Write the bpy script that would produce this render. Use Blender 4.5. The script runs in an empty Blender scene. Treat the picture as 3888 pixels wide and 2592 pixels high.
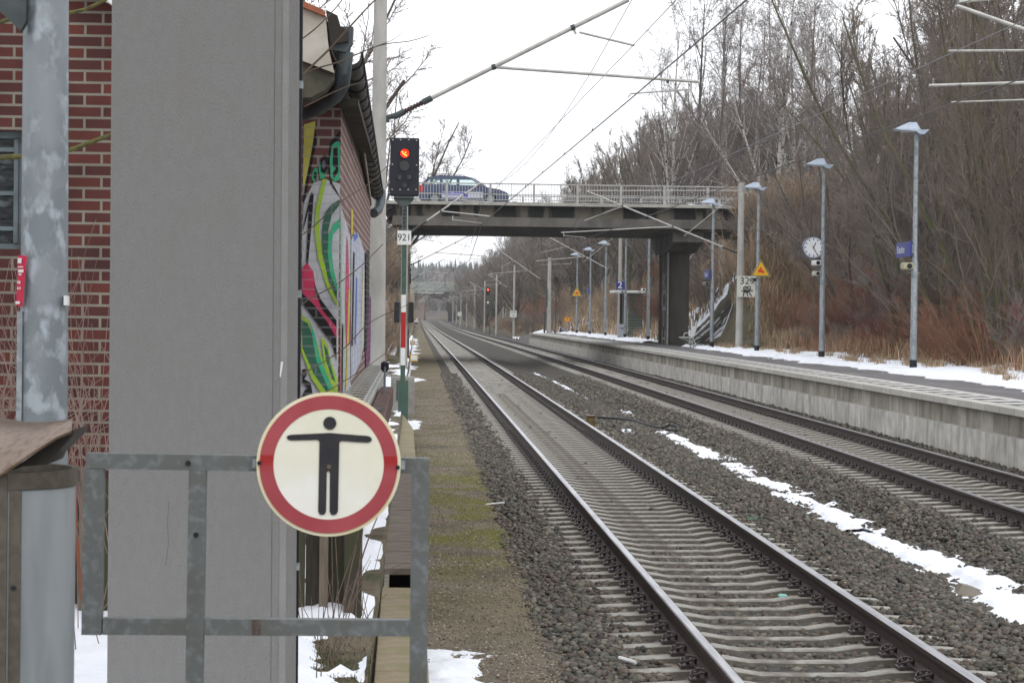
import bpy, math, random
import numpy as np
from mathutils import Vector, Matrix
R0 = random.Random(7)
sc = bpy.context.scene
COL = sc.collection
# ---------------------------------------------------------------- camera
F, CX, CY = 9000.0, 1944.0, 1296.0
EYE = 2.25
_c = np.array([(1580 - CX) / F, (CY - 1174) / F, -1.0]); _c /= np.linalg.norm(_c)
_v = np.array([0.012, 1.0, 0.0]); _w = _v - _v.dot(_c) * _c; _w /= np.linalg.norm(_w)
_x = np.cross(_c, _w)
RM = np.array([_x, _c, _w])                       # camera vector -> world vector
cam = bpy.data.cameras.new("camera"); camo = bpy.data.objects.new("camera", cam)
COL.objects.link(camo); sc.camera = camo
cam.sensor_width = 22.2; cam.lens = 22.2 * F / 3888
cam.clip_start = 0.2; cam.clip_end = 6000
m = Matrix([list(RM[i]) + [0] for i in range(3)] + [[0, 0, 0, 1]]); m.translation = Vector((0, 0, EYE))
camo.matrix_world = m
cam.dof.use_dof = True; cam.dof.focus_distance = 30; cam.dof.aperture_fstop = 11
# ---------------------------------------------------------------- light
w = bpy.data.worlds.new("World"); sc.world = w; w.use_nodes = True
nt = w.node_tree; bg = nt.nodes["Background"]
sky = nt.nodes.new("ShaderNodeTexSky"); sky.sky_type = 'NISHITA'; sky.sun_disc = False
sky.sun_elevation = math.radians(38); sky.sun_rotation = math.radians(200)
hs = nt.nodes.new("ShaderNodeHueSaturation"); hs.inputs["Saturation"].default_value = 0.25
mx = nt.nodes.new("ShaderNodeMix"); mx.data_type = 'RGBA'; mx.inputs["Factor"].default_value = 0.85
mx.inputs["B"].default_value = (10.8, 11.0, 11.5, 1)
nt.links.new(sky.outputs[0], hs.inputs["Color"]); nt.links.new(hs.outputs[0], mx.inputs["A"])
nt.links.new(mx.outputs["Result"], bg.inputs[0]); bg.inputs[1].default_value = 0.12
sl = bpy.data.lights.new("sun", 'SUN'); sl.energy = 0.6; sl.angle = math.radians(25); sl.color = (1, .97, .93)
so = bpy.data.objects.new("sun", sl); COL.objects.link(so)
so.rotation_euler = (math.radians(52), 0, math.radians(200 - 180 + 8))
sc.view_settings.view_transform = 'Standard'; sc.view_settings.look = 'None'
sc.view_settings.exposure = 0.22; sc.view_settings.gamma = 1.0; sc.view_settings.use_curve_mapping = False
sc.cycles.max_bounces = 5; sc.cycles.transparent_max_bounces = 8; sc.cycles.volume_bounces = 2

# ---------------------------------------------------------------- helpers
def at(px, py, Y):                                # a point of the photograph at depth Y
    d = RM @ np.array([(px - CX) / F, (CY - py) / F, -1.0]); t = Y / d[1]
    return (d[0] * t, Y, EYE + d[2] * t)
def dd(px, py, Y): return at(px * 1.65306, py * 1.65306, Y)
def atx(px, py, X):
    d = RM @ np.array([(px - CX) / F, (CY - py) / F, -1.0]); t = X / d[0]
    return (X, d[1] * t, EYE + d[2] * t)
def gz(y): return -1.35 * (1 - math.exp(-(y / 330.0) ** 2)) if y > 0 else 0.0
MATS = {}
def nn(nt, t, **k):
    n = nt.nodes.new(t)
    for a, b in k.items():
        if isinstance(a, str) and a in n.inputs: n.inputs[a].default_value = b
        else: setattr(n, a, b)
    return n
def mat(name, c1, c2=None, rough=.8, metal=0., scale=8., detail=4., bump=0., bscale=None, stretch=(1, 1, 1), c3=None, s3=1.5, ramp=(.4, .6), emit=None, spec=.3, ramp3=(.5, .65)):
    if name in MATS: return MATS[name]
    M = bpy.data.materials.new(name); M.use_nodes = True; T = M.node_tree; b = T.nodes["Principled BSDF"]
    b.inputs["Roughness"].default_value = rough; b.inputs["Metallic"].default_value = metal
    b.inputs["Specular IOR Level"].default_value = spec
    b.inputs["Base Color"].default_value = (*c1, 1)
    tc = T.nodes.new("ShaderNodeTexCoord"); mp = T.nodes.new("ShaderNodeMapping"); mp.inputs["Scale"].default_value = stretch
    T.links.new(tc.outputs["Object"], mp.inputs[0])
    def noise(s, d=4.):
        n = T.nodes.new("ShaderNodeTexNoise"); n.inputs["Scale"].default_value = s; n.inputs["Detail"].default_value = d
        T.links.new(mp.outputs[0], n.inputs["Vector"]); return n
    def rampn(src, a, b2):
        r = T.nodes.new("ShaderNodeMapRange"); r.inputs[1].default_value = a; r.inputs[2].default_value = b2
        T.links.new(src, r.inputs[0]); return r.outputs[0]
    col = None
    if c2:
        n = noise(scale, detail); x = T.nodes.new("ShaderNodeMix"); x.data_type = 'RGBA'
        x.inputs["A"].default_value = (*c1, 1); x.inputs["B"].default_value = (*c2, 1)
        T.links.new(rampn(n.outputs[0], *ramp), x.inputs["Factor"]); col = x.outputs["Result"]
        if c3:
            n3 = noise(s3, 5.); x3 = T.nodes.new("ShaderNodeMix"); x3.data_type = 'RGBA'
            T.links.new(col, x3.inputs["A"]); x3.inputs["B"].default_value = (*c3, 1)
            T.links.new(rampn(n3.outputs[0], *ramp3), x3.inputs["Factor"]); col = x3.outputs["Result"]
        T.links.new(col, b.inputs["Base Color"])
    if bump:
        nb = noise(bscale or scale * 2, 5.); bn = T.nodes.new("ShaderNodeBump"); bn.inputs["Strength"].default_value = bump
        bn.inputs["Distance"].default_value = .02
        T.links.new(nb.outputs[0], bn.inputs["Height"]); T.links.new(bn.outputs[0], b.inputs["Normal"])
    if emit:
        b.inputs["Emission Color"].default_value = (*emit[:3], 1); b.inputs["Emission Strength"].default_value = emit[3]
    MATS[name] = M; return M
def brick_mat(name, c1, c2, mortar, axes='xz', bw=.25, rh=.0833, ms=.011, off=.5, mfade=1., rough=.85, bump=.6, blotch=None, smooth=.1, bias=0., zoff=0.):
    M = bpy.data.materials.new(name); M.use_nodes = True; T = M.node_tree; b = T.nodes["Principled BSDF"]
    b.inputs["Roughness"].default_value = rough; b.inputs["Specular IOR Level"].default_value = .25
    tc = T.nodes.new("ShaderNodeTexCoord"); s = T.nodes.new("ShaderNodeSeparateXYZ"); c = T.nodes.new("ShaderNodeCombineXYZ")
    va = nn(T, "ShaderNodeVectorMath", operation='ADD'); va.inputs[1].default_value = (0, 0, zoff); T.links.new(tc.outputs["Object"], va.inputs[0]); T.links.new(va.outputs[0], s.inputs[0])
    i = {'x': 0, 'y': 1, 'z': 2}
    T.links.new(s.outputs[i[axes[0]]], c.inputs[0]); T.links.new(s.outputs[i[axes[1]]], c.inputs[1])
    bt = T.nodes.new("ShaderNodeTexBrick"); T.links.new(c.outputs[0], bt.inputs["Vector"])
    bt.offset = off; bt.inputs["Color1"].default_value = (*c1, 1); bt.inputs["Color2"].default_value = (*c2, 1)
    bt.inputs["Mortar"].default_value = (*mortar, 1); bt.inputs["Scale"].default_value = 1.
    bt.inputs["Brick Width"].default_value = bw; bt.inputs["Row Height"].default_value = rh; bt.inputs["Mortar Size"].default_value = ms
    bt.inputs["Mortar Smooth"].default_value = smooth; bt.inputs["Bias"].default_value = bias
    n = T.nodes.new("ShaderNodeTexNoise"); n.inputs["Scale"].default_value = 3.; n.inputs["Detail"].default_value = 6
    T.links.new(tc.outputs["Object"], n.inputs["Vector"])
    r = T.nodes.new("ShaderNodeMapRange"); r.inputs[1].default_value = .3; r.inputs[2].default_value = .7; r.inputs[3].default_value = .72; r.inputs[4].default_value = 1.15
    T.links.new(n.outputs[0], r.inputs[0])
    x = T.nodes.new("ShaderNodeMix"); x.data_type = 'RGBA'; x.blend_type = 'MULTIPLY'; x.inputs["Factor"].default_value = 1
    T.links.new(bt.outputs["Color"], x.inputs["A"]); T.links.new(r.outputs[0], x.inputs["B"])
    out = x.outputs["Result"]
    if blotch:
        n2 = T.nodes.new("ShaderNodeTexNoise"); n2.inputs["Scale"].default_value = blotch[3]; n2.inputs["Detail"].default_value = 6
        mp = T.nodes.new("ShaderNodeMapping"); mp.inputs["Scale"].default_value = blotch[4]
        T.links.new(tc.outputs["Object"], mp.inputs[0]); T.links.new(mp.outputs[0], n2.inputs["Vector"])
        r2 = T.nodes.new("ShaderNodeMapRange"); r2.inputs[1].default_value = blotch[5]; r2.inputs[2].default_value = blotch[5] + .2; r2.inputs[4].default_value = blotch[6]
        T.links.new(n2.outputs[0], r2.inputs[0])
        x2 = T.nodes.new("ShaderNodeMix"); x2.data_type = 'RGBA'; T.links.new(out, x2.inputs["A"]); x2.inputs["B"].default_value = (*blotch[:3], 1)
        T.links.new(r2.outputs[0], x2.inputs["Factor"]); out = x2.outputs["Result"]
    T.links.new(out, b.inputs["Base Color"])
    bn = T.nodes.new("ShaderNodeBump"); bn.inputs["Strength"].default_value = bump; bn.inputs["Distance"].default_value = .006; bn.invert = True
    T.links.new(bt.outputs["Fac"], bn.inputs["Height"]); T.links.new(bn.outputs[0], b.inputs["Normal"])
    return M
def attr_mat(name, rough=.9, mul=1.):
    M = bpy.data.materials.new(name); M.use_nodes = True; T = M.node_tree; b = T.nodes["Principled BSDF"]
    b.inputs["Roughness"].default_value = rough; b.inputs["Specular IOR Level"].default_value = .2
    a = T.nodes.new("ShaderNodeAttribute"); a.attribute_name = "Col"; T.links.new(a.outputs["Color"], b.inputs["Base Color"]); return M

class MB:
    def __init__(s): s.v = []; s.f = []; s.mi = []; s.cur = 0; s.n = 0
    def add(s, v, f):
        s.v.extend([tuple(map(float, p)) for p in v]); s.f.extend([tuple(i + s.n for i in q) for q in f]); s.mi.extend([s.cur] * len(f)); s.n += len(v); return s
    def box(s, x0, x1, y0, y1, z0, z1):
        v = [(x0, y0, z0), (x1, y0, z0), (x1, y1, z0), (x0, y1, z0), (x0, y0, z1), (x1, y0, z1), (x1, y1, z1), (x0, y1, z1)]
        return s.add(v, [(3, 2, 1, 0), (4, 5, 6, 7), (0, 1, 5, 4), (1, 2, 6, 5), (2, 3, 7, 6), (3, 0, 4, 7)])
    def bbox(s, x0, x1, y0, y1, z0, z1, b=.01):       # box with bevelled vertical and horizontal edges
        v = []
        for z, i in ((z0, b), (z0 + b, 0), (z1 - b, 0), (z1, b)):
            X0, X1, Y0, Y1 = x0 + i, x1 - i, y0 + i, y1 - i; c = b
            v += [(X0 + c, Y0, z), (X1 - c, Y0, z), (X1, Y0 + c, z), (X1, Y1 - c, z), (X1 - c, Y1, z), (X0 + c, Y1, z), (X0, Y1 - c, z), (X0, Y0 + c, z)]
        f = []
        for k in range(3):
            for j in range(8): f.append((k * 8 + j, k * 8 + (j + 1) % 8, k * 8 + 8 + (j + 1) % 8, k * 8 + 8 + j))
        f.append(tuple(range(7, -1, -1))); f.append(tuple(range(24, 32))); return s.add(v, f)
    def prism(s, pts, y0, y1):                          # xz polygon extruded along y
        n = len(pts); v = [(p[0], y0, p[1]) for p in pts] + [(p[0], y1, p[1]) for p in pts]
        f = [tuple(range(n)), tuple(range(2 * n - 1, n - 1, -1))] + [(i, i + n, (i + 1) % n + n, (i + 1) % n) for i in range(n)]
        return s.add(v, f)
    def prismx(s, pts, x0, x1):                         # yz polygon extruded along x
        n = len(pts); v = [(x0, p[0], p[1]) for p in pts] + [(x1, p[0], p[1]) for p in pts]
        f = [tuple(range(n)), tuple(range(2 * n - 1, n - 1, -1))] + [(i, i + n, (i + 1) % n + n, (i + 1) % n) for i in range(n)]
        return s.add(v, f)
    def prismz(s, pts, z0, z1):
        n = len(pts); v = [(p[0], p[1], z0) for p in pts] + [(p[0], p[1], z1) for p in pts]
        f = [tuple(range(n - 1, -1, -1)), tuple(range(n, 2 * n))] + [(i, (i + 1) % n, (i + 1) % n + n, i + n) for i in range(n)]
        return s.add(v, f)
    def tube(s, pts, r, k=8, cap=True):
        P = [Vector(p) for p in pts]; n = len(P)
        rr = r if isinstance(r, (list, tuple)) else [r] * n
        v = []; u = None
        for i in range(n):
            d = (P[min(i + 1, n - 1)] - P[max(i - 1, 0)]).normalized()
            if u is None:
                u = d.cross(Vector((0, 0, 1)) if abs(d.z) < .9 else Vector((0, 1, 0))).normalized()
            else:
                u = (u - d * u.dot(d)).normalized()
            q = d.cross(u)
            for j in range(k):
                a = 2 * math.pi * j / k; v.append(P[i] + (u * math.cos(a) + q * math.sin(a)) * rr[i])
        f = [(i * k + j, i * k + (j + 1) % k, (i + 1) * k + (j + 1) % k, (i + 1) * k + j) for i in range(n - 1) for j in range(k)]
        if cap: f += [tuple(range(k - 1, -1, -1)), tuple(range((n - 1) * k, n * k))]
        return s.add(v, f)
    def disc(s, c, r, y0, y1, k=48, r2=None):           # disc facing -y; r2 gives a ring
        if r2:
            v = []
            for y in (y0, y1):
                for R in (r, r2):
                    v += [(c[0] + R * math.cos(2 * math.pi * j / k), y, c[1] + R * math.sin(2 * math.pi * j / k)) for j in range(k)]
            f = []
            for j in range(k):
                a = (j + 1) % k
                f += [(j, a, k + a, k + j), (2 * k + j, 3 * k + j, 3 * k + a, 2 * k + a), (j, 2 * k + j, 2 * k + a, a), (k + j, k + a, 3 * k + a, 3 * k + j)]
            return s.add(v, f)
        return s.prism([(c[0] + r * math.cos(2 * math.pi * j / k), c[1] + r * math.sin(2 * math.pi * j / k)) for j in range(k)], y0, y1)
def mkmesh(name, mb, mats, org=(0, 0, 0), smooth=False):
    me = bpy.data.meshes.new(name)
    v = [(p[0] - org[0], p[1] - org[1], p[2] - org[2]) for p in mb.v]
    me.from_pydata(v, [], mb.f)
    for q in (mats if isinstance(mats, (list, tuple)) else [mats]): me.materials.append(q)
    if isinstance(mats, (list, tuple)): me.polygons.foreach_set("material_index", mb.mi)
    if smooth:
        me.polygons.foreach_set("use_smooth", [True] * len(me.polygons))
        me.set_sharp_from_angle(angle=math.radians(40))
    me.update(); return me
def npmesh(name, V, Fc, mats, cols=None, smooth=False):
    me = bpy.data.meshes.new(name); V = np.asarray(V, dtype=np.float32); Fc = np.asarray(Fc, dtype=np.int32); k = Fc.shape[1]
    me.vertices.add(len(V)); me.vertices.foreach_set("co", V.ravel())
    me.loops.add(Fc.size); me.loops.foreach_set("vertex_index", Fc.ravel())
    me.polygons.add(len(Fc)); me.polygons.foreach_set("loop_start", np.arange(len(Fc), dtype=np.int32) * k)
    me.polygons.foreach_set("loop_total", np.full(len(Fc), k, dtype=np.int32))
    if smooth: me.polygons.foreach_set("use_smooth", np.ones(len(Fc), dtype=bool))
    me.materials.append(mats)
    if cols is not None:
        a = me.color_attributes.new("Col", 'FLOAT_COLOR', 'POINT'); c = np.ones((len(V), 4), dtype=np.float32); c[:, :3] = cols
        a.data.foreach_set("color", c.ravel())
    me.update(calc_edges=True); me.validate(); return me
def tag(o, label=None, cat=None, group=None, kind=None):
    if label: o["label"] = label
    if cat: o["category"] = cat
    if group: o["group"] = group
    if kind: o["kind"] = kind
    return o
def thing(name, loc, label, cat, group=None):
    o = bpy.data.objects.new(name, None); COL.objects.link(o); o.location = loc; o.empty_display_size = .3
    return tag(o, label, cat, group)
def wloc(o):
    v = Vector(o.location)
    while o.parent: o = o.parent; v = v + Vector(o.location)
    return v
def part(name, mb, mats, parent, smooth=False, label=None):
    o = bpy.data.objects.new(name, mkmesh(name, mb, mats, wloc(parent), smooth)); COL.objects.link(o); o.parent = parent
    if label: o["label"] = label
    return o
def mpart(name, me, parent, loc=(0, 0, 0), label=None):
    o = bpy.data.objects.new(name, me); COL.objects.link(o); o.parent = parent; o.location = loc
    if label: o["label"] = label
    return o
def single(name, mb, mats, label=None, cat=None, group=None, kind=None, org=None, smooth=False):
    if org is None: org = (0, 0, 0)
    o = bpy.data.objects.new(name, mkmesh(name, mb, mats, org, smooth)); COL.objects.link(o); o.location = org
    return tag(o, label, cat, group, kind)
def nsingle(name, me, label=None, cat=None, group=None, kind=None, loc=(0, 0, 0)):
    o = bpy.data.objects.new(name, me); COL.objects.link(o); o.location = loc; return tag(o, label, cat, group, kind)
def copy_tree(o, loc, label=None, rotz=None, scale=None, parent=None):
    c = o.copy(); COL.objects.link(c)
    if parent is None:
        c.location = loc
        if label: c["label"] = label
        if rotz is not None: c.rotation_euler = (0, 0, rotz)
        if scale is not None: c.scale = scale if isinstance(scale, (tuple, list)) else (scale,) * 3
    else: c.parent = parent
    for ch in list(o.children): copy_tree(ch, None, parent=c)
    return c
_txt = {}
def text_mesh(s, size, mt, depth=.0):
    cu = bpy.data.curves.new("t", 'FONT'); cu.body = s; cu.size = size; cu.extrude = depth; cu.align_x = 'CENTER'; cu.align_y = 'CENTER'
    o = bpy.data.objects.new("t", cu); COL.objects.link(o)
    me = bpy.data.meshes.new_from_object(o.evaluated_get(bpy.context.evaluated_depsgraph_get())); bpy.data.objects.remove(o); bpy.data.curves.remove(cu)
    me.materials.clear(); me.materials.append(mt); return me
def text_part(name, s, size, mt, parent, wpos, sx=1., rot=(math.radians(90), 0, 0), depth=.001):
    me = text_mesh(s, size, mt, depth); o = mpart(name, me, parent, Vector(wpos) - wloc(parent)); o.rotation_euler = rot; o.scale = (sx, 1, 1); return o

# ---------------------------------------------------------------- materials
concrete = mat("concrete", (.30, .29, .265), (.24, .23, .21), scale=5, bump=.25, bscale=40, c3=(.17, .165, .15), s3=1.2, ramp3=(.52, .8))
sleeperM = mat("sleeper_concrete", (.36, .345, .31), (.27, .258, .23), scale=14, bump=.4, bscale=60, c3=(.16, .14, .11), s3=3)
rail_side = mat("rusty_rail", (.062, .046, .04), (.045, .033, .029), scale=20, rough=.75, bump=.2, bscale=80)
rail_head = mat("polished_rail_head", (.50, .50, .51), (.36, .36, .38), scale=3, rough=.33, metal=.85, stretch=(6, .4, 6), spec=.5)
rail_head2 = mat("dull_rail_head", (.20, .19, .19), (.14, .13, .13), scale=3, rough=.45, metal=.6, stretch=(6, .4, 6), spec=.5)
clipM = mat("dark_clip_steel", (.025, .018, .018), (.05, .03, .025), scale=40, rough=.5, spec=.5)
galv = mat("galvanised_steel", (.235, .26, .275), (.33, .36, .38), scale=26, detail=5, rough=.5, metal=.35, ramp=(.47, .60), c3=(.17, .19, .195), s3=6, ramp3=(.5, .7), bump=.05)
galv_pole = mat("mottled_galvanised_pole", (.19, .215, .23), (.36, .40, .44), scale=11, detail=6, rough=.42, metal=.3, ramp=(.50, .62), stretch=(1.6, 1.6, 1), c3=(.235, .26, .275), s3=5, ramp3=(.45, .6))
galv_gate = mat("mottled_galvanised_gate", (.128, .136, .132), (.18, .195, .20), scale=38, detail=5, rough=.5, metal=.25, ramp=(.50, .66), c3=(.10, .098, .082), s3=6, ramp3=(.5, .8))
black = mat("matt_black", (.012, .012, .016), rough=.55)
blackpipe = mat("black_pipe", (.010, .010, .014), rough=.5, spec=.2)
green_steel = mat("green_painted_steel", (.055, .10, .078), (.045, .085, .065), scale=10, rough=.6)
grey_steel = mat("dark_grey_steel", (.07, .085, .085), (.05, .06, .06), scale=10, rough=.6)
white_paint = mat("white_enamel", (.72, .73, .72), (.62, .63, .60), scale=6, rough=.45)
cream = mat("aged_cream_enamel", (.76, .74, .62), (.66, .64, .47), scale=4, rough=.4, c3=(.79, .78, .72), s3=2.2, ramp3=(.45, .6))
rim_cream = mat("yellowed_rim", (.70, .62, .40), (.74, .70, .52), scale=9, rough=.45)
red_sign = mat("faded_sign_red", (.37, .068, .078), (.32, .05, .06), scale=6, rough=.4)
red_mast = mat("mast_board_red", (.38, .012, .014), rough=.45)
mastM = mat("mast_concrete", (.44, .43, .40), (.38, .37, .345), scale=4, bump=.15, bscale=50, stretch=(1, 1, .4), c3=(.26, .25, .23), s3=2, ramp3=(.5, .8))
alu = mat("aluminium_tube", (.50, .49, .46), (.40, .39, .37), scale=8, rough=.5, metal=.3)
insul = mat("brown_insulator", (.045, .022, .016), rough=.3, spec=.6)
wireM = mat("contact_wire", (.07, .07, .078), rough=.5, metal=.5)
wire2 = mat("messenger_wire", (.25, .25, .28), rough=.5, metal=.4)
snow = mat("snow", (.80, .82, .86), (.74, .76, .81), scale=3, rough=.75, bump=.5, bscale=22, spec=.3)
blue = mat("sign_blue", (.035, .045, .24), (.03, .04, .2), scale=4, rough=.45)
lampM = mat("lamp_pale_grey", (.42, .48, .56), (.36, .42, .50), scale=4, rough=.5)
yellow = mat("sign_yellow", (.75, .42, .02), rough=.5)
bark_dark = mat("bark_dark", (.12, .10, .085), (.08, .068, .06), scale=12, rough=.95, bump=.4)
bark_green = mat("bark_mossy", (.12, .11, .07), (.10, .085, .068), scale=5, rough=.95, c3=(.09, .10, .035), s3=2)
twig_brown = mat("twig_brown", (.245, .21, .185), (.175, .148, .13), scale=.6, rough=.95)
twig_grey = mat("twig_grey", (.24, .205, .19), (.17, .14, .135), scale=.5, rough=.95)
twig_green = mat("twig_olive", (.205, .17, .135), (.15, .12, .095), scale=.6, rough=.95)
bark_birch = mat("bark_birch", (.50, .48, .45), (.42, .40, .37), scale=6, rough=.85, stretch=(1, 1, 2.5), c3=(.05, .045, .04), s3=3.5, ramp3=(.55, .6))
red_twig = mat("twig_red", (.20, .065, .06), (.15, .065, .055), scale=.6, rough=.95)
rust_twig = mat("twig_rust", (.27, .135, .085), (.20, .11, .075), scale=.6, rough=.95)
tan_twig = mat("twig_tan", (.40, .30, .21), (.30, .225, .16), scale=.6, rough=.95)
moss_branch = mat("mossy_branch", (.12, .115, .035), (.08, .075, .035), scale=30, rough=.95, bump=.5)
# ---------------------------------------------------------------- ground
def hash2(i, j, s=0):
    h = (i.astype(np.int64) * 374761393 + j.astype(np.int64) * 668265263 + s * 1442695) & 0xffffffff
    h = ((h ^ (h >> 13)) * 1274126177) & 0xffffffff
    return ((h ^ (h >> 16)) & 0xffff) / 65535.0
def vnoise(x, y, s=0, octv=4):
    t = np.zeros_like(x); a = .5; tot = 0
    for o in range(octv):
        xi = np.floor(x); yi = np.floor(y); fx = x - xi; fy = y - yi; fx = fx * fx * (3 - 2 * fx); fy = fy * fy * (3 - 2 * fy)
        v = (hash2(xi, yi, s + o) * (1 - fx) + hash2(xi + 1, yi, s + o) * fx) * (1 - fy) + (hash2(xi, yi + 1, s + o) * (1 - fx) + hash2(xi + 1, yi + 1, s + o) * fx) * fy
        t += a * v; tot += a; a *= .5; x = x * 2.03 + 7.1; y = y * 2.03 + 3.3
    return t / tot
def sst(a, b, x): t = np.clip((x - a) / (b - a), 0, 1); return t * t * (3 - 2 * t)
def GZ(y): return -1.35 * (1 - np.exp(-(y / 330.0) ** 2))
bx = [-9, 1.0, 1.25, 1.55, 1.8, 3.7, 3.95, 4.3, 4.6, 5.4, 6.1, 6.4, 6.75, 9.0, 9.3, 9.7, 30]
bz = [-.25, -.25, -.215, -.22, -.245, -.245, -.22, -.225, -.27, -.38, -.30, -.23, -.245, -.245, -.22, -.2, -.2]
def BAL(x, y): return np.interp(x, bx, bz) + GZ(y)
def LAND(x, y):
    x = np.asarray(x, float); y = np.asarray(y, float); g = GZ(y)
    road = 7.3 - np.maximum(0, 114 - y) * .60 - np.maximum(0, y - 129) * .55
    # right side
    r1 = .76 + np.clip((x - 15.6) * .26, 0, 2.2)
    r2 = np.where(y > 205, -.3, .76) + np.clip((x - 14.2) * (.58 + .3 * sst(300, 450, y)), 0, 6.3 + 3 * sst(150, 230, y) + 8 * sst(300, 450, y)) + sst(205, 240, y) * np.clip((x - 11.5) * .3, 0, 1)
    r = np.where(y < 121, r1, r2)
    rr = np.minimum(road, r1 + np.maximum(0, x - 14.5) * (1.0 + 1.8 * (y < 114)))
    r = np.where((y > 85) & (y < 150) & (x > 14.6), np.maximum(r, rr), r)
    # left side
    l1 = .1 + np.clip((-1.6 - x) * .5, 0, 1.0) * sst(38, 60, y) + np.clip((-2.5 - x) * .5, 0, 6.0) * sst(128, 150, y)
    ll = np.minimum(road, l1 + np.maximum(0, -.75 - x) * (1.2 + 3.2 * sst(98, 112, y)))
    l = np.where((y > 85) & (y < 150) & (x < -.7), np.maximum(l1, ll), l1)
    mid = np.full_like(x, -.55)
    z = np.where(x > 12.2, r, np.where(x < -.25, l, mid))
    far = sst(900, 2600, y) * 30
    return z + g + far * 0 + (vnoise(x * .7, y * .7, 5) - .5) * .25 * (np.abs(x - 5) > 11)
def gridmesh(name, xs, ys, fz, m, cols=None, smooth=True, keep=None):
    X, Y = np.meshgrid(xs, ys); Z = fz(X, Y); V = np.stack([X, Y, Z], -1).reshape(-1, 3)
    nx, ny = len(xs), len(ys); i = np.arange((nx - 1) * (ny - 1)); r = i // (nx - 1); c = i % (nx - 1); a = r * nx + c
    Q = np.stack([a, a + 1, a + nx + 1, a + nx], 1)
    if keep is not None:
        K = keep(X, Y).ravel(); Q = Q[K[Q].any(1)]
        u, inv = np.unique(Q, return_inverse=True); V = V[u]; Q = inv.reshape(Q.shape)
    return npmesh(name, V, Q, m, None, smooth)
dirt = mat("soil_and_dead_grass", (.085, .072, .045), (.13, .105, .07), scale=3, detail=8, rough=1, bump=1, bscale=14, c3=(.05, .055, .025), s3=1.1)
xs = np.concatenate([-np.geomspace(2500, 12, 22), np.arange(-11, -1.2, .6), [-1.2, -.9, -.6, -.3, -.26, -.2, 0, 4, 8, 12.1, 12.25, 12.5, 13], np.arange(13.6, 34, .7), np.geomspace(36, 2500, 22)])
ys = np.concatenate([[-30, -10, 0, 5], np.arange(8, 44, .7), np.arange(44, 160, 1.5), np.geomspace(163, 4500, 60)])
nsingle("ground", gridmesh("ground", xs, ys, LAND, dirt), kind="structure")
ballastM = mat("ballast_gravel", (.085, .079, .068), (.042, .039, .034), scale=16, detail=3, rough=1, bump=1.0, bscale=18, c3=(.085, .07, .056), s3=.7)
ys2 = np.concatenate([np.arange(2, 80, .5), np.arange(80, 200, 2), np.arange(200, 900, 10)])
xs2 = np.array([-.15, .3, .8, 1.0, 1.15, 1.3, 1.5, 2, 2.8, 3.5, 4.15, 4.5, 4.95, 5.4, 5.75, 6.1, 6.5, 7.1, 7.9, 8.6, 9.2, 9.72, 11, 12.3])
nsingle("ballast", gridmesh("ballast", xs2, ys2, lambda X, Y: BAL(X, Y) + (vnoise(X * 3, Y * 3, 2) - .5) * .05 - np.where(X > 9.8, .2, 0) - np.where(X < .9, .03, 0), ballastM), kind="structure")
# gravel path: brown grit with moss patches between 22 and 50 m
M = mat("gravel_path", (.24, .195, .148), (.13, .105, .08), scale=55, detail=3, rough=1, bump=.9, bscale=60, ramp=(.42, .58), c3=(.085, .075, .055), s3=.9, ramp3=(.48, .7))
T = M.node_tree; b = T.nodes["Principled BSDF"]; prev = b.inputs["Base Color"].links[0].from_socket
tc = T.nodes.new("ShaderNodeTexCoord"); sx = T.nodes.new("ShaderNodeSeparateXYZ"); T.links.new(tc.outputs["Object"], sx.inputs[0])
n1 = nn(T, "ShaderNodeTexNoise", Scale=1.1, Detail=7.0); T.links.new(tc.outputs["Object"], n1.inputs["Vector"])
rc = T.nodes.new("ShaderNodeValToRGB"); rc.color_ramp.elements[0].position = 0; rc.color_ramp.elements[0].color = (0, 0, 0, 1)
rc.color_ramp.elements[1].position = 1; rc.color_ramp.elements[1].color = (.3, .3, .3, 1)
for p, c in ((.16, .0), (.215, .35), (.25, .95), (.33, .9), (.42, .3), (.6, .15)): e = rc.color_ramp.elements.new(p); e.color = (c, c, c, 1)
dv = nn(T, "ShaderNodeMath", operation='DIVIDE'); dv.inputs[1].default_value = 100; T.links.new(sx.outputs[1], dv.inputs[0]); T.links.new(dv.outputs[0], rc.inputs[0])
ad = nn(T, "ShaderNodeMath", operation='MULTIPLY'); T.links.new(rc.outputs[0], ad.inputs[0])
mr = nn(T, "ShaderNodeMapRange"); mr.inputs[1].default_value = .40; mr.inputs[2].default_value = .54; T.links.new(n1.outputs[0], mr.inputs[0]); T.links.new(mr.outputs[0], ad.inputs[1])
xm = T.nodes.new("ShaderNodeMix"); xm.data_type = 'RGBA'; T.links.new(prev, xm.inputs["A"]); xm.inputs["B"].default_value = (.125, .13, .018, 1)
T.links.new(ad.outputs[0], xm.inputs["Factor"]); T.links.new(xm.outputs["Result"], b.inputs["Base Color"])
def PATH(X, Y): return -.222 + GZ(Y) + (vnoise(X * 2.5, Y * 1.5, 9) - .5) * .05 - sst(.95, 1.2, X) * .03
nsingle("gravel_path", gridmesh("gravel_path", np.concatenate([np.arange(-.3, 1.25, .12)]), np.concatenate([np.arange(4, 60, .15), np.arange(60, 200, 1), np.arange(200, 860, 8)]), PATH, M), kind="structure")

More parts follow.
